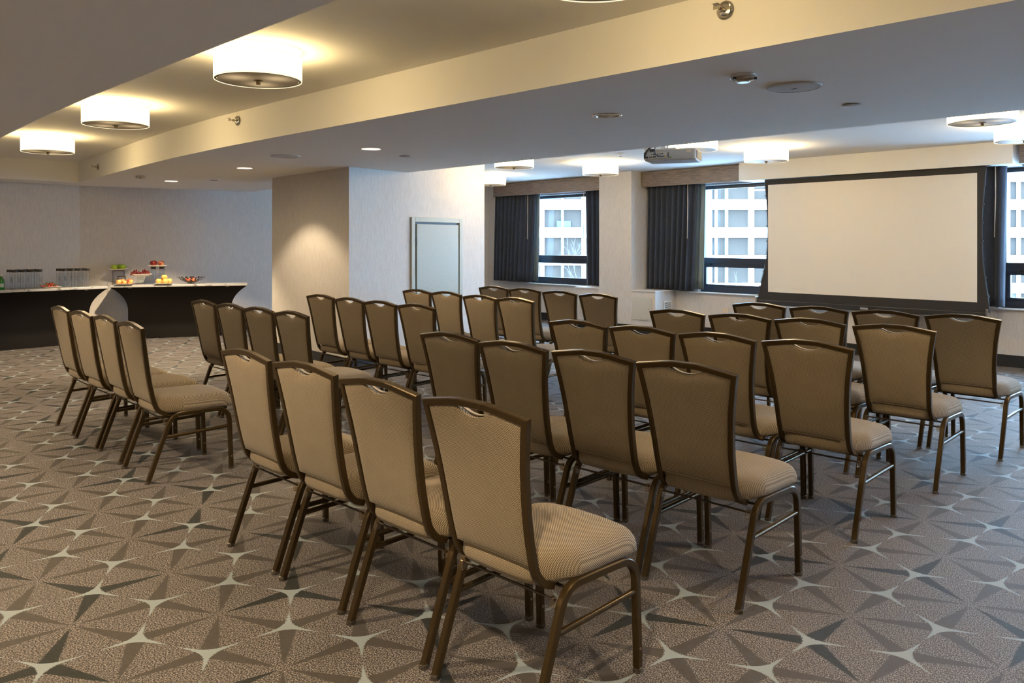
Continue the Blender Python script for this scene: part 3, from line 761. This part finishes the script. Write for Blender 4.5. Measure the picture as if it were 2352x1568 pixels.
    for j in range(N+1):
        y = -math.cos(PI*j/N) if j != N//2 else 0; rt, rb = [], []
        for i in range(N+1):
            x = -math.cos(PI*i/N) if i != N//2 else 0
            # superellipse plan
            k = (abs(x)**9+abs(y)**9)**(1/9) or 1
            m_ = max(abs(x), abs(y)); kx, ky = (x*m_/k, y*m_/k) if m_ else (0, 0)
            v = .335+.240*ky - .010*(1-kx*kx)*(1 if ky < -.8 else 0); hw = .186+.040*min(1, max(0, (v-.12)/.12))
            u = kx*hw; e = (1-min(1, m_)**14)**.5
            crown = .024*(1-kx*kx)*(1-.6*ky*ky)
            z = .412+.072*e+crown*e - .012*max(0, ky-.6)/.4 + .010*max(0, -ky)
            bulge = 1+.018*(0 if m_ < .9 else 1)
            rt.append(bm.verts.new((u, v, z))); rb.append(bm.verts.new((u*.965, .335+(v-.335)*.965, .401)))
        T.append(rt); Bt.append(rb)
    for j in range(N):
        for i in range(N):
            bm.faces.new((T[j][i], T[j][i+1], T[j+1][i+1], T[j+1][i])); bm.faces.new((Bt[j][i], Bt[j+1][i], Bt[j+1][i+1], Bt[j][i+1]))
    loop = [(0, i) for i in range(N)]+[(j, N) for j in range(N)]+[(N, i) for i in range(N, 0, -1)]+[(j, 0) for j in range(N, 0, -1)]
    for a, b in zip(loop, loop[1:]+loop[:1]): bm.faces.new((T[a[0]][a[1]], T[b[0]][b[1]], Bt[b[0]][b[1]], Bt[a[0]][a[1]]))
    obj('seat', bm, 'fabric', root, smooth=True)
    obj('seat_frame', bx(-.17, .17, .15, .53, .386, .3995), 'under', root)
    # --- legs: front and rear halves of each side hoop, with a foot glide
    prof = rsq(.0130, .0130, .0035)
    for s_ in (-1, 1):
        U = s_*.2225
        rear = [Vector((U, .034, .006)), Vector((U, .100, .190)), Vector((U, .150, .325))] + arc_pts((U, .155, .338), (U, .176, .397), (U, .245, .394), 7) + [Vector((U, .335, .394))]
        front = [Vector((U, .336, .394))] + arc_pts((U, .445, .392), (U, .522, .390), (U, .531, .315), 8) + [Vector((U, .540, .12)), Vector((U, .5435, .006))]
        for nm_, P_, foot in (('leg', rear, (U, .033, 0)), ('leg', front, (U, .5435, 0))):
            lg = obj('leg', sweep(P_, prof, up=Vector((1, 0, 0))), 'bronze', root, smooth='auto')
            g = lathe([(0, .0), (.0165, .0), (.0175, .004), (.0165, .016), (.0125, .018), (0, .018)], 14, c=foot); obj('foot_glide', g, 'glide', lg, smooth='auto')
            if P_ is front:
                sc = bmesh.new()
                for q in (-1, 1): disc_solid(.005, 0, .003, 10, sc, (U+q*.0125, .5405, .082), Matrix.Rotation(q*PI/2, 4, 'Y'))
                obj('screw', sc, 'screw', lg)
        obj('stretcher', sweep([(U, .128, .262), (U, .535, .276)], circ(.0108, 10), up=Vector((1, 0, 0))), 'bronze', root, smooth='auto')
        obj('gang_clip', box(bmesh.new(), (s_*.2035, .142, .352), (.016, .022, .034)), 'clear', root, bevel=.003)
    obj('cross_rod', sweep([(-.208, .146, .360), (.208, .146, .360)], circ(.0045, 8), up=Vector((0, 1, 0))), 'bronze_d', root, smooth='auto')
    for v_ in (.20, .46): obj('seat_rail', sweep([(-.2085, v_, .380), (.2085, v_, .380)], circ(.0055, 8), up=Vector((0, 1, 0))), 'bronze_d', root, smooth='auto')
    return root
SEATS = [('1L1',-6.823,1.900,-2.19), ('1L2',-6.261,1.877,-0.19), ('1L3',-5.757,1.873,-2.60), ('1L4',-5.180,1.831,-2.77),
 ('1R1',-3.446,1.717,-1.30), ('1R2',-2.920,1.706,0.46), ('1R3',-2.377,1.683,-0.22), ('1R4',-1.854,1.668,0.25),
 ('2L1',-6.690,2.960,-1.00), ('2L2',-6.175,2.945,-0.67), ('2L3',-5.683,2.937,-0.14), ('2L4',-5.175,2.922,-0.20),
 ('2R1',-3.343,2.833,0.64), ('2R2',-2.821,2.794,-0.07), ('2R3',-2.330,2.812,0.29), ('2R4',-1.839,2.807,0.24),
 ('3L1',-6.656,4.063,-0.41), ('3L2',-6.089,4.009,-1.90), ('3L3',-5.582,3.974,-0.80), ('3L4',-5.090,3.974,0.27),
 ('3R1',-3.301,3.846,-0.21), ('3R2',-2.810,3.838,-2.16), ('3R3',-2.318,3.840,-1.00), ('3R4',-1.827,3.866,0.42),
 ('4L1',-6.674,5.218,-0.94), ('4L2',-6.177,5.197,-1.15), ('4L3',-5.543,5.066,-1.60), ('4L4',-5.053,5.043,-1.45),
 ('4R1',-3.325,4.971,-1.35), ('4R2',-2.829,4.977,-1.12), ('4R3',-2.339,4.988,-0.57), ('4R4',-1.814,4.966,0.32),
 ('5L1',-6.564,6.212,0.11), ('5L2',-6.034,6.164,0.18), ('5L3',-5.449,6.068,-1.25), ('5L4',-4.881,5.979,-1.59),
 ('5R1',-3.234,5.999,-2.14), ('5R2',-2.731,5.979,-3.26), ('5R3',-2.240,5.977,-1.60), ('5R4',-1.749,6.014,-0.70)]
ROWN = {'1': 'nearest', '2': 'second', '3': 'third', '4': 'fourth', '5': 'farthest'}
COLN = {'1': 'leftmost chair', '2': 'second chair from left', '3': 'third chair from left', '4': 'rightmost chair'}
NOTE = {'1R4': 'closest banquet chair of all, its whole tan seat in view, at the centre bottom',
        '1R1': 'tan-backed banquet chair beside the aisle, leftmost of the nearest row on the right',
        '1L4': 'banquet chair at the aisle end of the far left foreground group, full side view',
        '5R4': 'banquet chair farthest right, below the right end of the projection screen'}
proto = make_chair()
for i, (k, x, y, th) in enumerate(SEATS):
    o = proto if i == 0 else copy_tree(proto)
    o.location = (x, y, 0); o.rotation_euler = (0, 0, math.radians(th))
    lab = NOTE.get(k) or 'bronze framed banquet chair, %s in the %s row of the %s block' % (COLN[k[2]], ROWN[k[0]], 'left' if k[1] == 'L' else 'right')
    tag(o, lab, 'chair', 'banquet chairs, row %s of the %s block' % (k[0], 'left' if k[1] == 'L' else 'right'))

# ================================================================== BUFFET TABLES
ZT = .805
def buffet(loc, rz, L, D, label):
    r = empty('buffet_table', loc, rz, label, 'table', 'buffet tables with black stretch covers')
    # local: x along the front edge, y towards the wall
    obj('table_top', bx(0, L, 0, D, ZT-.034, ZT), 'slab', r, bevel=.004)
    bm = bmesh.new(); rings = []
    for j in range(17):
        t = j/16; z = ZT-.036+(0.004-(ZT-.036))*t
        q = 1-(1-min(1, t/.5))**2.6; a = .23*q - .02*max(0, (t-.8)/.2); b = .05*q-.03*max(0, (t-.75)/.25); ring = []
        def edge(p, q_, n, bow):
            out = []
            for k in range(n):
                f = k/n; m = 4*f*(1-f); d = (q_[0]-p[0], q_[1]-p[1]); l = math.hypot(*d); nx, ny = -d[1]/l, d[0]/l
                out.append((p[0]+d[0]*f+nx*bow*m, p[1]+d[1]*f+ny*bow*m))
            return out
        c = [(a+.006, b+.006), (L-a-.006, b+.006), (L-a-.006, D-b-.006), (a+.006, D-b-.006)]; bw = .035*math.sin(PI*t)
        for k in range(4): ring += edge(c[k], c[(k+1) % 4], 10, bw if k % 2 == 0 else bw*.5)
        rings.append([bm.verts.new((p[0], p[1]+.0012*math.sin(p[0]*60+z*30), z)) for p in ring])
    for A, B in zip(rings, rings[1:]):
        m = len(A)
        for i in range(m): bm.faces.new((A[i], A[(i+1) % m], B[(i+1) % m], B[i]))
    bm.faces.new(rings[0]); bm.faces.new(rings[-1][::-1])
    obj('stretch_cover', bm, 'spandex', r, smooth='auto')
    cl = bmesh.new()
    for x in (.27, L-.29): box(cl, (x, .012, ZT-.043), (.05, .02, .014))
    obj('clip', cl, 'ring', r)
    return r
t1o, t1d = Vector((-12.5, 4.11, 0)), Vector((.0579, -.9983, 0)); t1n = Vector((-.9983, -.0579, 0)); L1 = 1.83
t2o, t2d = Vector((-12.71, 4.21, 0)), Vector((.4451, .8955, 0)); t2n = Vector((-.8955, .4451, 0)); L2 = 1.932
# table one runs towards the camera from t1o; its local x must point so that y faces the wall
buffet(t1o+t1d*L1, math.atan2(-t1d.y, -t1d.x), L1, .38, 'buffet table with black stretch cover at the left edge, bottles on it')
buffet(t2o, math.atan2(t2d.y, t2d.x), L2, .37, 'buffet table with black stretch cover and fruit, set at an angle in the corner')
def on1(s, t, z=0): p = t1o+t1d*s+t1n*t; return (p.x, p.y, ZT+z)
def on2(s, t, z=0): p = t2o+t2d*s+t2n*t; return (p.x, p.y, ZT+z)
A2 = math.atan2(t2d.y, t2d.x); A1 = math.atan2(-t1d.y, -t1d.x)
CAMZ = math.atan2(0-4.2, 0+12.5)   # direction from the buffet towards the room

def text_mesh(name, body, size, parent, loc, rot, mat='letter', ext=.0002):
    cu = bpy.data.curves.new(name, 'FONT'); cu.body = body; cu.size = size; cu.align_x = 'CENTER'; cu.align_y = 'CENTER'; cu.extrude = ext
    t = bpy.data.objects.new('t', cu); C.objects.link(t); dg = bpy.context.evaluated_depsgraph_get(); dg.update()
    me = bpy.data.meshes.new_from_object(t.evaluated_get(dg)); bpy.data.objects.remove(t)
    me.materials.clear(); me.materials.append(M[mat]); o = bpy.data.objects.new(name, me); C.objects.link(o); o.parent = parent; o.location = loc; o.rotation_euler = rot
    return o
def bottle_proto():
    r = empty('water_bottle', (0, 0, 0))
    obj('glass_body', lathe([(0, .001), (.033, .001), (.034, .004), (.034, .228), (.030, .232), (.029, .232), (.032, .226), (.032, .008), (0, .008)], 28), 'bglass', r, smooth='auto')
    obj('water', lathe([(0, .009), (.0315, .009), (.0315, .20), (0, .20)], 24), 'water', r, smooth='auto')
    obj('cap', lathe([(0, .232), (.0335, .232), (.0340, .235), (.0340, .262), (.033, .264), (0, .264)], 28), 'cap', r, smooth='auto')
    # vertical lettering down the front
    t = text_mesh('lettering', 'VOSS', .030, r, (.0348, 0, .125), (PI/2, PI/2, PI/2))
    return r
bp = bottle_proto(); first = True
def bottle(loc, rz, lab, group):
    global first
    o = bp if first else copy_tree(bp); first = False
    o.location = loc; o.rotation_euler = (0, 0, rz); tag(o, lab, 'bottle', group)
rb_ = random.Random(3)
cnt = 0
for gi, (s0, t0, n1, n2, gname) in enumerate(((1.175, .075, 4, 3, 'left cluster of clear water bottles with dark caps'), (.545, .10, 4, 3, 'right cluster of clear water bottles with dark caps'))):
    for a in range(n1):
        for b in range(n2):
            bottle(on1(s0-a*.100+b*.006, t0+b*.098, 0), CAMZ+(rb_.uniform(1.2, 5.0) if (a < n1-1 or b != 0) else .45),
                   'clear glass water bottle with dark cap in the %s group on the left buffet table' % ('left' if gi == 0 else 'right'), gname)
# sparkling water
for k, (s, t) in enumerate(((1.327, .12), (1.42, .10))):
    r = empty('green_glass_bottle', on1(s, t), CAMZ, 'green glass bottle with white cap at the left picture edge' if k == 0 else 'green glass bottle cut off by the left picture edge', 'bottle', 'green glass bottles')
    obj('glass_body', lathe([(0, .001), (.034, .001), (.036, .006), (.036, .105), (.030, .135), (.016, .165), (.013, .185), (0, .185)], 24), 'gglass', r, smooth='auto')
    obj('cap', lathe([(0, .1855), (.015, .1855), (.015, .205), (0, .205)], 16), 'white', r, smooth='auto')
    lb_ = lathe([(.0363, .035), (.0363, .085)], 40)
    bmesh.ops.delete(lb_, geom=[v for v in lb_.verts if v.co.x < .018], context='VERTS'); obj('bottle_label', lb_, 'glabel', r, smooth=True)
# plates
def sq_plate(loc, rz, s, lab, group='square cream plates on the buffet', h=.018):
    r = bmesh.new(); base = s*.30; prof = [(base, .001), (s*.34, .003), (s*.5, h), (s*.495, h+.004), (s*.33, .008), (.0, .006)]
    rings = []
    for w_, z in prof:
        rings.append([r.verts.new((x*w_, y*w_, z)) for x, y in ((1, 1), (-1, 1), (-1, -1), (1, -1))] if w_ else [r.verts.new((0, 0, z))])
    r.faces.new(rings[0][::-1])
    for A, B in zip(rings, rings[1:]):
        for i in range(4):
            if len(B) == 1: r.faces.new((A[i], A[(i+1) % 4], B[0]))
            else: r.faces.new((A[i], A[(i+1) % 4], B[(i+1) % 4], B[i]))
    o = obj('square_plate', r, 'plate', None, bevel=.0015, loc=loc, rot=(0, 0, rz)); tag(o, lab, 'plate', group); return o
def apple(name, loc, r_, mat, lab, cat, group, stem=True, sq=1.0, tilt=0):
    prof = [(0, -.80*sq)] + [((math.cos(a)*(1+.10*math.sin(a))), (math.sin(a)*.92*sq - (.0))) for a in [(-75+15*k)*PI/180 for k in range(0, 10)]] + [(.18, .80*sq), (0, .66*sq)]
    o = obj(name, lathe([(p[0]*r_, p[1]*r_) for p in prof], 20), mat, None, smooth=True, loc=(loc[0], loc[1], loc[2]+r_*.90*sq), rot=(tilt, tilt*.6, random.uniform(0, 6)))
    tag(o, lab, cat, group)
    if stem: obj('stem', sweep([(0, 0, r_*.66*sq), (.002, 0, r_*1.06*sq)], circ(.0015, 6)), 'stem', o)
    return o
# wire risers with the green apples
def riser(s, t, w, d, h, lab):
    r = empty('wire_riser', on2(s, t), A2, lab, 'riser', 'nested dark wire risers'); b = bmesh.new()
    for x in (-w/2, w/2):
        for y in (-d/2, d/2): sweep([(x, y, .001), (x, y, h-.004)], circ(.003, 6), b)
        sweep([(x, -d/2, .004), (x, d/2, .004)], circ(.003, 6), b)
    obj('wire_frame', b, 'wire', r); obj('top_tray', bx(-w/2, w/2, -d/2, d/2, h-.012, h), 'wire', r, bevel=.002); return r
riser(.075, .290, .145, .11, .215, 'taller dark wire riser under the plate of green apples')
riser(.12, .272, .105, .075, .130, 'shorter dark wire riser standing inside the taller one')
sq_plate(on2(.075, .290, .2155), A2, .25, 'square cream plate of green apples on the tall wire riser')
for k, (ds, dt, l) in enumerate(((-.050, -.045, 'green apple front left on the raised plate'), (.062, -.03, 'green apple at the right on the raised plate'), (.012, .065, 'green apple behind the other two on the raised plate'))):
    apple('green_apple', on2(.075+ds, .290+dt, .224), .051, 'apple_g', l, 'apple', 'green apples', sq=.9)
sq_plate(on2(.185, .092), A2, .24, 'square cream plate of peaches before the wire riser')
for k, (ds, dt, l) in enumerate(((-.072, -.03, 'red-blushed peach at the left of the peach plate'), (.008, -.055, 'small peach in the middle front of the peach plate'), (.078, -.02, 'red-blushed peach at the right of the peach plate'), (-.035, .052, 'yellow peach behind left on the peach plate'), (.058, .066, 'yellow peach behind right on the peach plate'))):
    apple('peach', on2(.185+ds, .092+dt, .011), (.042, .033, .041, .043, .043)[k], 'peach', l, 'peach', 'peaches on the plate', stem=False)
# grape stand: plate on an upturned glass
r = empty('glass_pedestal', on2(.392, .18), CAMZ, 'upturned clear glass with green print used as a stand under the grape plate', 'glass')
obj('glass_wall', lathe([(.058, .001), (.040, .128), (.0, .128), (0, .126), (.038, .126), (.0555, .001), (.058, .001)], 28), 'bglass', r, smooth='auto')
g = bmesh.new()
for q in range(3):
    z = .045+q*.028; rr_ = .0592-.018*(z/.128)
    sweep([(rr_*math.cos(a), rr_*math.sin(a), z+.008*a) for a in [-.7+1.4*k/10 for k in range(11)]], [(.0025, .0004), (-.0025, .0004), (-.0025, -.0004), (.0025, -.0004)], g, up=Vector((0, 0, 1)))
obj('green_print', g, 'gtext', r)
sq_plate(on2(.392, .18, .129), A2+.35, .27, 'square cream plate of red grapes on the upturned glass', h=.030)
for bi, (ds, l) in enumerate(((-.065, 'left bunch of red grapes on the raised plate'), (.065, 'right bunch of red grapes on the raised plate'))):
    p = on2(.392+ds, .18, .136); r = empty('grape_bunch', p, A2, l, 'grapes', 'bunches of red grapes')
    g0 = obj('grape', ball(.0115, seg=10, sq=(1, 1, 1.12)), 'grape', r, smooth=True); spots = []
    rr2 = random.Random(5+bi)
    while len(spots) < 78:
        x, y = rr2.uniform(-.062, .062), rr2.uniform(-.075, .075); lim = .088*(1-(x/.085)**2)*(1-(y/.10)**2); z = rr2.uniform(.015, max(.018, lim))
        if all((x-a)**2+(y-b)**2+(z-c_)**2 > .0160**2 for a, b, c_ in spots): spots.append((x, y, z))
    for k, q in enumerate(spots):
        o = g0
        if k: o = g0.copy(); C.objects.link(o); o.parent = r
        o.location = q
    obj('stem', sweep([(-.06, 0, .03), (0, .01, .06), (.05, -.01, .07), (.07, 0, .095)], circ(.002, 6)), 'stem', r)
# four bottles carrying the red apple plate
for k, (ds, dt, w) in enumerate(((-.055, -.038, 'front left'), (.068, -.038, 'front right'), (-.070, .045, 'rear left'), (.050, .045, 'rear right'))):
    bottle(on2(.625+ds, .272+dt), CAMZ-.35+(.5 if k % 2 else 0), 'clear water bottle, %s of the four holding up the plate of red apples' % w, 'water bottles holding up a plate')
sq_plate(on2(.625, .27, .2645), A2, .26, 'square cream plate of red apples balanced on four bottles')
apple('red_apple', on2(.570, .23, .273), .050, 'apple_r', 'dark red apple in the middle of the plate on the bottles', 'apple', 'red apples', sq=1.02)
apple('red_apple', on2(.674, .23, .273), .047, 'apple_b', 'yellow-blushed red apple at the right of the plate on the bottles', 'apple', 'red apples', sq=1.0)
apple('red_apple', on2(.550, .33, .273), .045, 'apple_b', 'red apple partly hidden at the back left of the plate on the bottles', 'apple', 'red apples')
sq_plate(on2(.727, .092), A2, .24, 'square cream plate of oranges on the angled table')
for ds, dt, dz, l in ((-.068, -.035, 0, 'orange at the left front of its plate'), (.030, -.040, 0, 'orange at the right front of its plate'), (-.020, .052, 0, 'orange behind the front two on its plate'), (.072, .045, 0, 'orange at the far right of its plate'), (.008, .002, .058, 'orange resting on top of the others')):
    apple('orange', on2(.727+ds, .092+dt, .011+dz), .044, 'orange', l, 'orange', 'oranges on the plate', stem=False, sq=1.0)
# leaf cut metal bowl
bo = empty('leaf_bowl', on2(1.107, .2), A2, 'dark metal bowl of cut-out leaves holding red fruit', 'bowl')
obj('bowl_base', disc_solid(.05, .001, .005, 24), 'bowlm', bo)
b = bmesh.new(); rl = random.Random(2)
for ringk, (rad, cnt_) in enumerate(((.06, 8), (.105, 12), (.15, 16), (.195, 20))):
    for k in range(cnt_):
        a = 2*PI*(k+.5*(ringk % 2))/cnt_+rl.uniform(-.08, .08); z = .006+.095*(rad/.21)**1.6; sl = math.atan(.095*1.6*(rad/.21)**.6/.21)
        if ringk == 3 and rl.random() < .15: continue
        m = Matrix.Translation((rad*math.cos(a), rad*math.sin(a), z)) @ Matrix.Rotation(a, 4, 'Z') @ Matrix.Rotation(-sl, 4, 'Y') @ Matrix.Rotation(rl.uniform(-.6, .6), 4, 'Z')
        lathe([(0, -.0008), (1, -.0008), (1, .0008), (0, .0008)], 10, b, mat=m @ Matrix.Diagonal((.029, .016, 1, 1)))
obj('leaf_petals', b, 'bowlm', bo)
for x, y, z, l in ((-.044, -.03, .026, 'red-orange fruit at the left in the metal bowl'), (.043, -.03, .026, 'red-orange fruit at the right in the metal bowl'), (0, .048, .026, 'red fruit at the back of the metal bowl')):
    p = on2(1.107+x, .2+y, z); apple('nectarine', p, .038, 'bowlfruit', l, 'nectarine', 'fruit in the metal bowl', stem=False)
# strawberries
sq_plate(on1(.728, .125), A1, .225, 'square cream plate of strawberries between the bottle groups')
sb = obj('strawberry', lathe([(0, -.018), (.006, -.014), (.013, -.002), (.0155, .008), (.012, .015), (0, .017)], 14), 'straw', None, smooth=True)
lf = bmesh.new()
for k in range(6):
    a = k*PI/3; box(lf, (.010*math.cos(a), .010*math.sin(a), .020), (.020, .007, .0012), Matrix.Rotation(a, 4, 'Z') @ Matrix.Rotation(-.35, 4, 'Y'))
sweep([(0, 0, .018), (.002, 0, .038)], circ(.0014, 6), lf); lo_ = obj('leaf_crown', lf, 'leafg', sb)
rs = random.Random(11); spots = [(rs.uniform(-.085, .085), rs.uniform(-.07, .07), 0) for _ in range(60)]; use = []
for x, y, z in spots:
    if all((x-a)**2+(y-b_)**2 > .030**2 for a, b_, c_ in use) and len(use) < 14: use.append((x, y, .0))
use += [(-.03, 0, .026), (.01, .015, .028), (.04, -.01, .026), (0, -.02, .027)]
for k, (x, y, z) in enumerate(use):
    o = sb if k == 0 else copy_tree(sb)
    p = on1(.728+x, .125+y, .026+z); o.location = p; o.rotation_euler = (rs.uniform(-.9, .9), rs.uniform(-.9, .9), rs.uniform(0, 6))
    tag(o, 'red strawberry with green leaves in the heap on the strawberry plate', 'strawberry', 'strawberries heaped on the plate')

# ================================================================== OUTSIDE
# office building about a hundred metres away, its front square to the street
FZ = 100.0
cs, sn = math.cos(math.radians(45.27)), math.sin(math.radians(45.27))
fr_ = empty('office_building', (-sn*FZ, cs*FZ, 0), math.radians(45.27), 'white office block across the street with bands of dark windows', 'building')
def fx(px): return (px-1176)/1859.7*FZ
P96 = 96/1859.7*FZ; X0 = fx(1245)
pz = 64/1859.7*FZ; zsp = CAM_H+(557-533.5)/1859.7*FZ     # spandrel centre heights
bays = range(-4, 14); floors = range(-4, 9)
b = bmesh.new(); xl, xr = X0-4*P96-.3, X0+14*P96+.3
for f in floors: bx(xl, xr, -.15, .35, zsp+f*pz-.62, zsp+f*pz+.62, bm=b)
for k in range(-4, 15): bx(X0+k*P96-.27, X0+k*P96+.27, -.35, .36, zsp-4*pz-.7, zsp+8*pz+1.2, bm=b)
bx(xl, xr, .8, 12, zsp-4*pz-1, zsp+8*pz+1.5, bm=b)
obj('facade_cladding', b, 'facade', fr_)
mm = bmesh.new()
for k in bays:
    for q in ((.49,) if k not in (-2, 4, 8, 11) else (.17, .42)): bx(X0+(k+q)*P96-.14, X0+(k+q)*P96+.14, -.05, .36, zsp-4*pz-.7, zsp+8*pz+1, bm=mm)
obj('window_mullion', mm, 'facade', fr_)
rest = bmesh.new(); p0 = None
for f in floors[:-1]:
    for k in bays:
        if -3 <= f <= 1:
            if p0 is None: p0 = obj('window_pane', bx(.02, P96-.02, 0, .1, .63, pz-.63), 'pane', fr_, loc=(X0+k*P96, .40, zsp+f*pz))
            else:
                q = p0.copy(); C.objects.link(q); q.parent = fr_; q.location = (X0+k*P96, .40, zsp+f*pz)
        else: bx(X0+k*P96+.02, X0+(k+1)*P96-.02, .4, .5, zsp+f*pz+.63, zsp+(f+1)*pz-.63, bm=rest)
tag(obj('upper_window_panes', rest, 'pane', fr_), kind='stuff')
obj('blue_panel', bx(fx(1279), fx(1311), .05, .35, CAM_H+(557-520.5)/1859.7*FZ, CAM_H+(557-507)/1859.7*FZ), 'panel', fr_)
structure(obj('trim_street', bx(-150, 60, 13, 160, -13.2, -13), 'street'))
# bare trees in front of it
def tree(px, Z, h, top, seed, lab):
    X = (px-1176)/1859.7*Z; w_ = Vector((X*cs-Z*sn, X*sn+Z*cs, 0)); rr3 = random.Random(seed)
    b = bmesh.new()
    def grow(p, d, l, r0, depth):
        q = p+d*l; m = p+d*l*.5+Vector((rr3.uniform(-1, 1), rr3.uniform(-1, 1), 0))*l*.10
        sweep([p, m, q], circ(r0, 5 if depth > 1 else 3), b, up=Vector((0, 1, 0)), cap=False)
        if depth == 0: return
        for k in range(3 if depth > 1 else 4):
            nd = (d+Vector((rr3.uniform(-1, 1), rr3.uniform(-1, 1), rr3.uniform(-.1, .7)))*.62).normalized()
            grow(p+d*l*rr3.uniform(.55, 1.0), nd, l*rr3.uniform(.50, .72), r0*.62, depth-1)
    grow(Vector((0, 0, -13)), Vector((0, 0, 1)), h*.36, .085, 5)
    o = obj('bare_tree', b, 'bark', None, loc=w_); tag(o, lab, 'tree', 'leafless street trees outside'); return o
tree(1240, 46, 14.0, 0, 1, 'leafless tree at the left of the leftmost window'); tree(1290, 62, 16.5, 0, 2, 'taller leafless tree in the middle of the leftmost window'); tree(1335, 80, 17.5, 0, 3, 'leafless tree at the right of the leftmost window')
tree(1640, 60, 14.5, 0, 4, 'leafless tree at the left of the middle window'); tree(1700, 66, 14.0, 0, 5, 'leafless tree low in the middle window beside the screen')
tree(2325, 60, 15.0, 0, 6, 'leafless tree in the window at the right edge')
bpy.context.view_layer.update()
